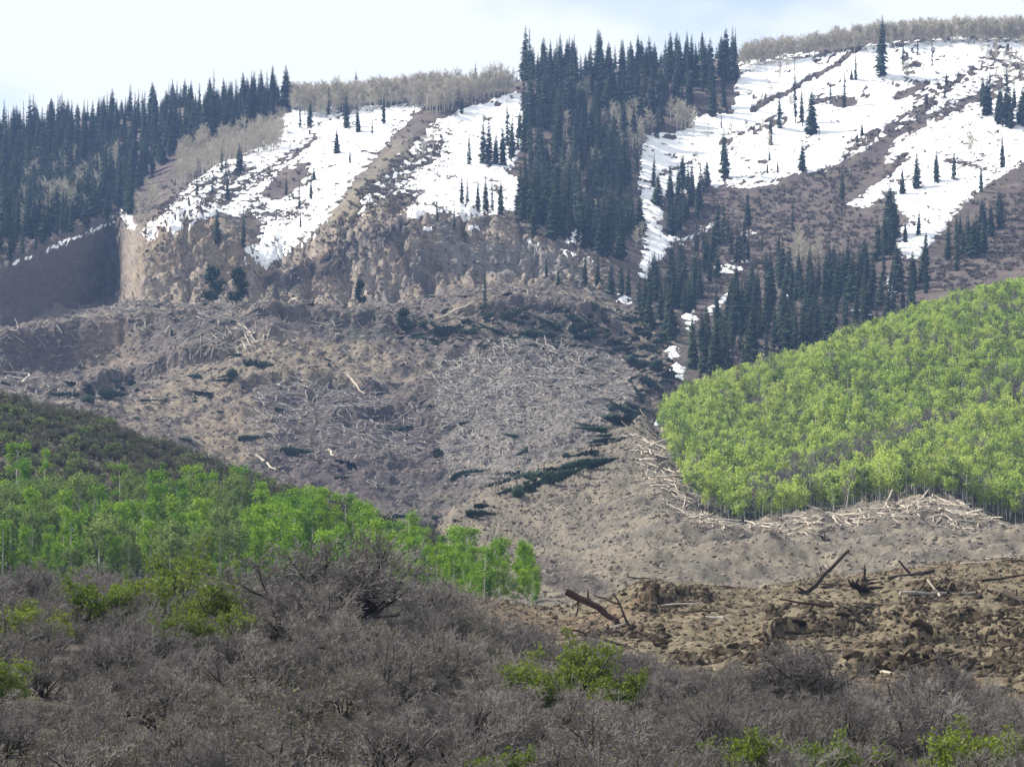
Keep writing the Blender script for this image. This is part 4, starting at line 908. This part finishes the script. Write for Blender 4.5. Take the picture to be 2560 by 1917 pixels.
# ------------------------------------------------------------------ foreground brush
FS = [shrub('bare_shrub_%d' % i, 90 + i, Hh=(2.7, 2.5, 2.9, 2.4)[i], wid=(1.9, 2.1, 1.8, 2.2)[i], stems=11, fine=5, leaf=(0, 500, 0, 900)[i], leaf_m='oak_bud', leaf_s=0.055, tw=1.05) for i in range(4)]
BIGB = shrub('big_bush', 99, Hh=2.9, wid=2.3, stems=22, fine=5, tw=1.15)
GSh = [shrub('leafy_shrub_%d' % i, 110 + i, Hh=2.6, wid=1.9, stems=9, fine=4, leaf=4200, leaf_m='oak_leaf', leaf_s=0.08) for i in range(2)]
LEAFY = [  # top pixel of each leafing shrub, height, label
 (455,1560,4.2,'large bright green shrub with a dark heart at the edge of the brush'), (385,1575,3.2,'green shrub left of the large bright green one'), (540,1590,3.0,'green shrub right of the large bright green one'),
 (250,1585,3.0,'yellow-green shrub in the left part of the brush'), (320,1600,2.4,'small green shrub between the yellow-green one and the large one'), (80,1630,2.4,'yellowish green shrub near the left edge of the brush'),
 (470,1660,2.2,'low green shrub below the large bright green one'), (610,1620,2.0,'low green shrub at the left foot of the big bare bush'),
 (1300,1790,2.2,'green shrub at the left end of the bright patch in the middle foreground'), (1390,1790,2.4,'green shrub in the middle of the bright patch in the foreground'), (1470,1780,2.8,'tallest green shrub of the bright patch in the foreground'), (1550,1800,2.0,'green shrub at the right end of the bright patch in the foreground'),
 (10,1790,2.3,'green shrub cut by the left edge of the picture'), (1860,1960,2.0,'faintly green shrub low in the right foreground'), (2400,2010,2.4,'green shrub at the bottom right of the brush'), (2500,1990,2.3,'green shrub in the bottom right corner'), (2050,2030,2.2,'small green shrub at the bottom right of centre'), (1250,1990,1.8,'small green shrub at the bottom centre'),
]
used = []
for px_, py_, H, lab in LEAFY:
    # find the ground in the brush zone under that column whose row is py_
    fc = int(np.argmin(np.abs(PX - px_))); rws = np.nonzero((SG[:, 0] > 1.2) & (SG[:, 0] < 3.15))[0]
    k = rws[int(np.argmin(np.abs(PYs[rws, fc] - py_)))]
    p = Vector((GX[k, fc], GY[k, fc], GZ[k, fc])); used.append(p)
    place(GSh[len(used) % 2], 'leafy_shrub', p, H, RNG.uniform(0, 6.28), lab, 'shrub', 'shrubs coming into leaf', base_H=2.6, sxy=0.95)
big = [(850, 1590, 4.5, 1.25, 'big rounded bare bush standing above the brush left of centre'), (2010, 1790, 3.3, 1.05, 'dark bare bush standing out above the brush at right'), (1080, 1600, 3.2, 1.0, 'bare bush right of the big rounded one'), (90, 1550, 3.2, 1.0, 'bare bush on the brush crest at the left edge'), (250, 1555, 3.0, 1.0, 'bare bush on the brush crest, second from the left edge'), (2330, 1820, 2.8, 1.0, 'bare bush at the right, in front of the debris')]
for px_, py_, H, sx, lab in big:
    fc = int(np.argmin(np.abs(PX - px_))); rws = np.nonzero((SG[:, 0] > 1.2) & (SG[:, 0] < 3.15))[0]
    k = rws[int(np.argmin(np.abs(PYs[rws, fc] - py_)))]
    p = Vector((GX[k, fc], GY[k, fc], GZ[k, fc])); used.append(p)
    place(BIGB, 'bare_shrub', p, H, RNG.uniform(0, 6.28), lab, 'shrub', 'bare foreground shrubs', base_H=2.9, sxy=sx)
mf = (SG > 1.2) & (SG < 3.4) & (GY > 36)
PF = [p for p in scatter(mf, 285, 2.15, 601) if not any((p[0]-q.x)**2 + (p[1]-q.y)**2 < 1.6 ** 2 for q in used)]
MARKS = ['the large bright green shrub', 'the green shrub left of the largest green one', 'the green shrub right of the largest green one', 'the yellow-green shrub at left', 'the small green shrub at left', 'the yellowish shrub near the left edge', 'the low green shrub below the largest green one', 'the green shrub beside the big bare bush',
 'the left end of the bright green patch', 'the middle of the bright green patch', 'the tallest shrub of the green patch', 'the right end of the bright green patch', 'the green shrub cut by the left edge', 'the faintly green shrub at lower right', 'the green shrub at bottom right', 'the green corner shrub at bottom right', 'the small green shrub right of bottom centre', 'the small green shrub at bottom centre',
 'the big rounded bare bush', 'the dark bare bush at right', 'the bare bush right of the big one', 'the bare bush on the crest at left', 'the second crest bush from left', 'the bare bush before the debris at right']
own_label = {}
for q, mk in zip(used, MARKS):
    for dn, fx, fy in (('just left of', -1, 0), ('just right of', 1, 0), ('in front of', 0, -1), ('just behind', 0, 1)):
        best = None
        for i, p in enumerate(PF):
            dx, dy = p[0] - q.x, p[1] - q.y; along = dx * fx + dy * fy; off = abs(dx * fy) + abs(dy * fx)
            dist = math.hypot(dx, dy)
            if i not in own_label and along > 0.8 * dist and dist < 7 and (best is None or dist < best[0]): best = (dist, i)
        if best: own_label[best[1]] = f'leafless grey shrub {dn} {mk}'
for i, p in enumerate(PF):
    px_, py_ = to_px(p); v = int(RNG.integers(0, 4)); H = RNG.uniform(1.9, 2.9)
    if px_ > 1350 and p[1] > 85: H *= 0.75
    col_ = int(np.clip(px_ // 427, 0, 5)); zone = ('at the left edge', 'left of the big bare bush', 'below the big bare bush', 'below the bright green patch', 'left of the dark bare bush', 'at the right side')[col_]
    dep_ = 'nearest' if p[1] < 62 else 'middle' if p[1] < 92 else 'farthest'
    lab = own_label.get(i) or f'leafless shrub in the {dep_} rows {zone}'
    place(FS[v], 'bare_shrub', p, H, RNG.uniform(0, 6.28), lab, 'shrub', 'bare foreground shrubs' if i in own_label else f'bare shrubs, {dep_} rows, {zone}', base_H=(2.7, 2.5, 2.9, 2.4)[v], sxy=RNG.uniform(0.9, 1.15))
PU = scatter((SG > 1.0) & (SG < 3.9) & (GY > 30), 900, 0.9, 611)
stuff('undergrowth', [f.joined() for f in FS], PU, np.random.default_rng(612).uniform(0.35, 0.62, len(PU)), zrot(len(PU), 613, 0.12), 'low bare undergrowth filling the gaps between the foreground shrubs', 'undergrowth')

PO = scatter((SG > 1.0) & (SG < 3.6) & (GY > 30) & (np.abs(GP - 1280) > 1450) & (np.abs(GP - 1280) < 3000), 700, 1.5, 615, wide=True)
stuff('outer_brush', [f.joined() for f in FS], PO, np.random.default_rng(616).uniform(0.7, 1.1, len(PO)), zrot(len(PO), 617, 0.06), 'bare brush carrying on to either side of the view', 'brush')

# ------------------------------------------------------------------ logs, rocks and fallen trees
def aim(o, a, b, base_len):
    d = b - a; o.location = a; o.scale = (d.length / base_len,) * 3
    o.rotation_euler = d.to_track_quat('X', 'Z').to_euler()
def near_log(a, b, mat, r0, r1, lab, stubs=4, root=False, lift=(0.1, 0.1), cat='log', name='fallen_log', seed=0, ends=None):
    A = hit(*a); y = A.y
    if ends is None:     # lies on the ground at both ends
        B = hit(*b)
        if abs(B.y - A.y) > 14: B = Vector(((b[0] - 1280) / F * y, y + 1.0, (HZ - b[1]) / F * (y + 1.0)))
    else:                # sticks up into the air from its foot
        y2 = y + ends; B = Vector(((b[0] - 1280) / F * y2, y2, (HZ - b[1]) / F * y2))
    A = A + Vector((0, 0, lift[0])); B = B + Vector((0, 0, lift[1])); L = (B - A).length
    o = link(name, log_mesh(name, seed, mat, L, r0, r1, stubs, root), label=lab, cat=cat); aim(o, A, B, L); return o
near_log((2018,1485), (2122,1379), 'log_dark', 0.22, 0.12, 'dark uprooted trunk with a root ball leaning up to the right', 6, True, ends=2.0, seed=1)
near_log((2030,1474), (2104,1470), 'log_dark', 0.15, 0.07, 'short dark log lying right of the uprooted trunk', 3, seed=2)
near_log((2156,1478), (2160,1452), 'log_dark', 0.45, 0.3, 'black stump on the debris between two dark logs', 5, True, ends=0.5, seed=3, name='stump', cat='stump')
near_log((2222,1450), (2336,1431), 'log_dark', 0.26, 0.16, 'dark log on the debris crest with a raised branch', 5, ends=1.5, seed=4)
near_log((2275,1436), (2246,1403), 'log_dark', 0.14, 0.08, 'dark branch rising from the log on the debris crest', 3, ends=0.5, seed=5, name='broken_branch', cat='branch')
near_log((2350,1494), (2318,1451), 'log_pale', 0.11, 0.07, 'pale barkless stick leaning up on the debris', 1, ends=1.0, seed=6)
near_log((2112,1540), (2196,1517), 'log_dark', 0.16, 0.08, 'thin dark log lying below the uprooted trunk', 2, seed=7)
near_log((2248,1507), (2300,1498), 'log_dark', 0.12, 0.07, 'short dark stick in line right of the thin dark log', 1, seed=8)
near_log((2248,1486), (2436,1487), 'log_grey', 0.18, 0.10, 'long level grey log behind the pale leaning stick', 3, seed=9)
near_log((2402,1455), (2456,1487), 'log_dark', 0.22, 0.14, 'dark log slanting down to the right on the debris', 3, seed=10)
near_log((2525,1406), (2572,1432), 'log_red', 0.26, 0.18, 'reddish dark log at the right edge of the picture', 2, seed=11)
near_log((2515,1492), (2580,1512), 'log_dark', 0.28, 0.2, 'thick dark log at the right edge below the reddish one', 2, seed=12)
near_log((2188,1680), (2252,1695), 'log_pale', 0.10, 0.06, 'pale log lying at the front edge of the debris', 2, seed=13)
near_log((1546,1552), (1418,1480), 'log_red', 0.20, 0.28, 'thick red-brown broken trunk slanting down beside the aspen grove', 2, ends=1.0, seed=14)
near_log((1576,1574), (1533,1486), 'log_dark', 0.11, 0.05, 'thin dark pole leaning left beside the red-brown trunk', 3, ends=0.5, seed=15)
near_log((1213,1550), (1110,1454), 'log_dark', 0.10, 0.06, 'thin dark dead stem leaning left above the bare brush', 5, ends=0.5, seed=16)
near_log((1440,1545), (1448,1490), 'log_dark', 0.08, 0.04, 'short dark stick standing by the red-brown trunk', 2, ends=0.3, seed=17)
near_log((2060,1350), (2072,1352), 'log_dark', 0.35, 0.3, 'small black stump on the far debris bank', 3, True, seed=18, name='stump', cat='stump')

r = np.random.default_rng(930); k_ = 0
for p in scatter((W_near > 0.6) & VIS & (SG > 4.4) & (GP > 1450), 34, 3.0, 931):
    L = r.uniform(1.5, 4.5); a = r.normal() * 0.5 + (math.pi if r.random() < 0.5 else 0); px_, _ = to_px(p); side = 'left part' if px_ < 1850 else 'middle' if px_ < 2200 else 'right part'
    o = link('fallen_log', log_mesh('fallen_log', 940 + k_, ('log_dark', 'log_dark', 'log_grey', 'log_red')[k_ % 4], L, r.uniform(0.07, 0.17), 0.06, 3), label=f"half-buried {('dark', 'dark', 'grey', 'red-brown')[k_ % 4]} log in the {side} of the near debris", cat='log', group=f"half-buried {('dark', 'dark', 'grey', 'red-brown')[k_ % 4]} logs, {side}")
    o.location = (p[0], p[1], p[2] + 0.02); o.rotation_euler = (0, -abs(r.normal()) * 0.14, a); k_ += 1
LM = {k: [log_mesh('log_%s_%d' % (k, i), 30 + i, 'log_' + k, 8.0, 0.24, 0.12, 3, i == 1) for i in range(3)] for k in ('pale', 'grey')}
def log_rot(p, seed, ang=None, spread=0.5):
    r = np.random.default_rng(seed); a = r.uniform(0, 6.28) if ang is None else ang + r.normal() * spread
    e = 1.5; dzx = (ground_z(p[0] + e, p[1]) - ground_z(p[0] - e, p[1])) / (2 * e); dzy = (ground_z(p[0], p[1] + e) - ground_z(p[0], p[1] - e)) / (2 * e)
    d = Vector((math.cos(a), math.sin(a), math.cos(a) * dzx * 0.8 + math.sin(a) * dzy * 0.8 + r.normal() * 0.12))
    return d.to_track_quat('X', 'Z').to_euler()
LOGZ = [  # polygon, individuals, extra in stuff, kinds, label, group
 ([(1610,1100),(1660,1080),(1700,1180),(1760,1280),(1850,1330),(1800,1345),(1680,1280),(1620,1220),(1590,1160)], 70, 220, 'pale', 'pale barkless log in the jumble along the left edge of the aspen ridge', 'pale logs along the aspen edge', 701, 6),
 ([(1850,1320),(2000,1300),(2200,1275),(2300,1245),(2420,1262),(2500,1310),(2440,1340),(2280,1290),(2000,1340)], 60, 180, 'pale', 'pale log on the far debris bank below the aspens', 'pale logs on the far debris bank', 702, 5),
 ([(1090,900),(1300,850),(1560,900),(1580,1000),(1450,1120),(1250,1200),(1120,1180),(1080,1020)], 70, 2600, 'grey', 'grey log among the jackstraw timber in the middle of the slide', 'grey logs in the middle of the slide', 703, 5),
 ([(330,920),(470,870),(620,830),(700,830),(640,860),(480,900),(340,940)], 26, 60, 'pale', 'pale log in the white line of timber across the slumped block', 'pale logs across the slumped block', 704, 6),
 ([(480,780),(700,780),(960,810),(960,835),(700,815),(480,810)], 18, 90, 'grey', 'grey log along the rim of the slumped block', 'grey logs along the block rim', 705, 5),
 ([(700,940),(900,960),(1080,1040),(1060,1160),(760,1160),(560,1120)], 30, 700, 'grey', 'grey log in the dark lower left part of the slide', 'grey logs low on the slide', 706, 5),
 ([(-60,950),(60,930),(200,970),(240,1010),(60,1000)], 14, 40, 'grey', 'grey log heaped at the left edge of the slide', 'grey logs at the left edge', 707, 7),
]
all_s = {'P': [], 'S': [], 'R': [], 'k': []}
tot = 0
for poly, ni, ns, kind, lab, grp, seed, Ls in LOGZ:
    P = scatter(pmask(poly), ni + ns, 0, seed); r = np.random.default_rng(seed)
    for i, p in enumerate(P):
        s = r.uniform(0.55, 1.25) * Ls / 8.0; rot = log_rot(p, seed * 1000 + i)
        if i < ni:
            o = link('fallen_log', LM[kind][i % 3], label=lab, cat='log', group=grp); o.location = (p[0], p[1], p[2] + 0.25); o.scale = (s * 1.15, s * 1.3, s * 1.3); o.rotation_euler = rot; tot += 1
        else:
            all_s['P'].append((p[0], p[1], p[2] + 0.2)); all_s['S'].append((s, s * 1.1, s * 1.1)); all_s['R'].append(tuple(rot)); all_s['k'].append(kind)
P = scatter((W_sl > 0.5) & VIS, 900, 0, 720); r = np.random.default_rng(720)
for i, p in enumerate(P):
    s = r.uniform(0.4, 0.8); all_s['P'].append((p[0], p[1], p[2] + 0.15)); all_s['S'].append((s, s, s)); all_s['R'].append(tuple(log_rot(p, i))); all_s['k'].append('grey')
for kind in ('pale', 'grey'):
    ii = [i for i, k in enumerate(all_s['k']) if k == kind]
    stuff(kind + '_timber_litter', LM[kind], np.array(all_s['P'])[ii], np.array(all_s['S'])[ii], np.array(all_s['R'])[ii], kind + ' broken timber strewn over the landslide', 'timber')
# two well visible pale trunks on the slide
for a, b, lab in [((866,940),(912,990),'white trunk lying alone, slanting down to the right on the slide'), ((640,1142),(690,1180),'pale trunk low on the slide just above the brush hill'), ((1092,800),(1185,760),'straight pale trunk lying below the grey cliff'), ((820,1128),(850,1160),'short white trunk on the lower slide'), ((0,830),(45,830),'pale log at the left edge of the slumped block'), ((60,960),(130,840),'bent pale trunk on the dark face at the left'), ((1700,1128),(1640,1080),'pale trunk at the left tip of the aspen ridge')]:
    A = hit(*a); B = hit(*b)
    if (B - A).length > 22: B = A + (B - A).normalized() * 14
    L = (B - A).length; o = link('fallen_log', log_mesh('fallen_log', 77, 'log_pale', L, 0.45, 0.25, 3), label=lab, cat='log'); aim(o, A + Vector((0, 0, .5)), B + Vector((0, 0, .5)), L)

# fallen green spruces on the slide
FP = []
for poly, n, seed in [([(1000,800),(1250,800),(1500,790),(1640,800),(1660,960),(1580,1000),(1560,860),(1300,840),(1050,850)], 46, 801), ([(1040,1000),(1120,1040),(1180,1240),(1080,1200),(1020,1100)], 5, 802), ([(560,1060),(760,1100),(1000,1180),(900,1230),(640,1160)], 3, 803), ([(400,1000),(560,930),(640,900),(600,960),(460,1040)], 5, 804), ([(180,1000),(330,930),(340,960),(240,1010)], 10, 805), ([(1500,1010),(1640,1000),(1600,1060),(1500,1090)], 10, 806), ([(1120,1320),(1300,1230),(1500,1130),(1500,1145),(1300,1250),(1120,1335)], 8, 807)]:
    for i, p in enumerate(scatter(pmask(poly), n, 2.0, seed)): FP.append((p, seed * 100 + i))
for p, s in FP:
    r = np.random.default_rng(s); rot = log_rot(p, s, 0.35 if r.random() < 0.5 else math.pi - 0.35, 0.6)
    q = rot.to_quaternion() @ Euler((0, math.pi / 2, r.uniform(0, 6.28))).to_quaternion()
    e = place(SPR[int(r.integers(0, 4))], 'fallen_spruce', (p[0], p[1], p[2] + 0.5), r.uniform(8, 15), 0, {801: 'fallen green spruce in the tangle below the cliff', 802: 'fallen green spruce in the middle of the slide', 803: 'fallen green spruce low on the left of the slide', 804: 'fallen green spruce on the face of the slumped block', 805: 'fallen green spruce at the left foot of the slumped block', 806: 'fallen green spruce left of the aspen ridge tip', 807: 'fallen green spruce along the edge of the debris levee'}[s // 100], 'spruce', 'fallen spruces %d' % (s // 100 - 800), base_H=20.0)
    e.rotation_euler = q.to_euler()

PT = np.concatenate([scatter(pmask([(960,790),(1150,770),(1500,770),(1680,800),(1690,1000),(1600,1010),(1560,900),(1300,870),(1000,870)]), 380, 0, 831), scatter((W_sl > 0.5) & VIS & (p1 < 0.05), 110, 0, 832), scatter(pmask([(1000,1335),(1300,1200),(1500,1100),(1640,1040),(1640,1065),(1500,1130),(1300,1240),(1100,1330)]), 40, 0, 834)])
RT = []
for i, p in enumerate(PT):
    q = log_rot(p, 8000 + i, 0.3 if i % 2 else 2.8, 0.7).to_quaternion() @ Euler((0, math.pi / 2, i * 1.3)).to_quaternion(); RT.append(tuple(q.to_euler()))
stuff('fallen_spruce_litter', [s_.joined() for s_ in SPR[:5]], PT + np.array((0, 0, 0.3)), np.random.default_rng(833).uniform(0.12, 0.36, len(PT)), RT, 'tangle of fallen green spruces over the landslide', 'fallen trees')
RK = [rock_mesh('rock_%d' % i, i, 'rock') for i in range(4)]; CK = [rock_mesh('clod_%d' % i, 10 + i, 'clod', 1, 0.4) for i in range(4)]; DK = [rock_mesh('dark_clod_%d' % i, 50 + i, 'clod_dark', 1, 0.45) for i in range(4)]
P = np.concatenate([scatter((W_sl > 0.5) & VIS, 9000, 0, 901), scatter((W_cl > 0.5) & VIS & (GP > 360), 2600, 0, 902), scatter((W_lev > 0.5) & VIS, 6000, 0, 903)])
r = np.random.default_rng(904); S = np.stack([r.uniform(0.5, 1.0, len(P)) * 10 ** r.uniform(-0.25, 0.35, len(P))] * 3, 1) * r.uniform(0.7, 1.3, (len(P), 3)) * np.clip(P[:, 1:2] / 900, 0.4, 1.1)
stuff('rock_litter', RK, P, S, zrot(len(P), 905, 0.5), 'grey brown rocks strewn over the landslide', 'rocks')
P = scatter((W_near > 0.5) & VIS, 9000, 0, 911); r = np.random.default_rng(912); S = np.stack([10 ** r.uniform(-1.0, -0.25, len(P))] * 3, 1) * r.uniform(0.7, 1.4, (len(P), 3))
stuff('earth_clods', CK, P, S, zrot(len(P), 913, 0.5), 'lumps of tan and dark earth over the near debris', 'clods')
P = scatter((SCARP > 0.3) & VIS, 2600, 0, 915); r = np.random.default_rng(916); S = np.stack([10 ** r.uniform(-0.75, -0.05, len(P))] * 3, 1) * r.uniform(0.6, 1.4, (len(P), 3))
stuff('dark_clods', DK, P, S, zrot(len(P), 917, 0.6), 'moist clods, darkened to give shade, along the scarps of the near debris', 'clods')
BIG = scatter((SCARP > 0.3) & VIS & (SG > 4.1), 40, 2.0, 921); r = np.random.default_rng(922)
for i, p in enumerate(BIG):
    o = link('earth_block', DK[i % 4], label='dark upturned block of earth on the near debris', cat='earth block', group='upturned earth blocks'); o.location = (p[0], p[1], p[2] + 0.1)
    o.scale = (r.uniform(0.7, 1.8), r.uniform(0.6, 1.2), r.uniform(0.5, 1.0)); o.rotation_euler = (r.normal() * 0.3, r.normal() * 0.3, r.uniform(0, 6.28))

# ------------------------------------------------------------------ haze: even, pale air round the whole scene
zlo = float(GZ.min()) - 1.0; zhi = float(GZ.max()) + 45.0
xm = float(np.abs(GX).max()) + 5.0; ym = float(GY.max()) + 5.0; y0 = -30.0
hv = np.array([(x, y, z) for z in (zlo, zhi) for y in (y0, ym) for x in (-xm, xm)])
hf = np.array([(0, 2, 3, 1), (4, 5, 7, 6), (0, 1, 5, 4), (2, 6, 7, 3), (0, 4, 6, 2), (1, 3, 7, 5)])
hm = bpy.data.materials.new('haze'); hm.use_nodes = True; hn = hm.node_tree.nodes; hn.clear()
ho = hn.new('ShaderNodeOutputMaterial'); pv = hn.new('ShaderNodeVolumePrincipled')
pv.inputs['Color'].default_value = (0.33, 0.53, 1.0, 1); pv.inputs['Density'].default_value = 0.00008; pv.inputs['Anisotropy'].default_value = 0.2
hm.node_tree.links.new(pv.outputs[0], ho.inputs['Volume'])
link('haze', np_mesh('haze', hv, [hf], [hm]), label='thin bluish haze in the air over the valley', cat='haze', kind='stuff')
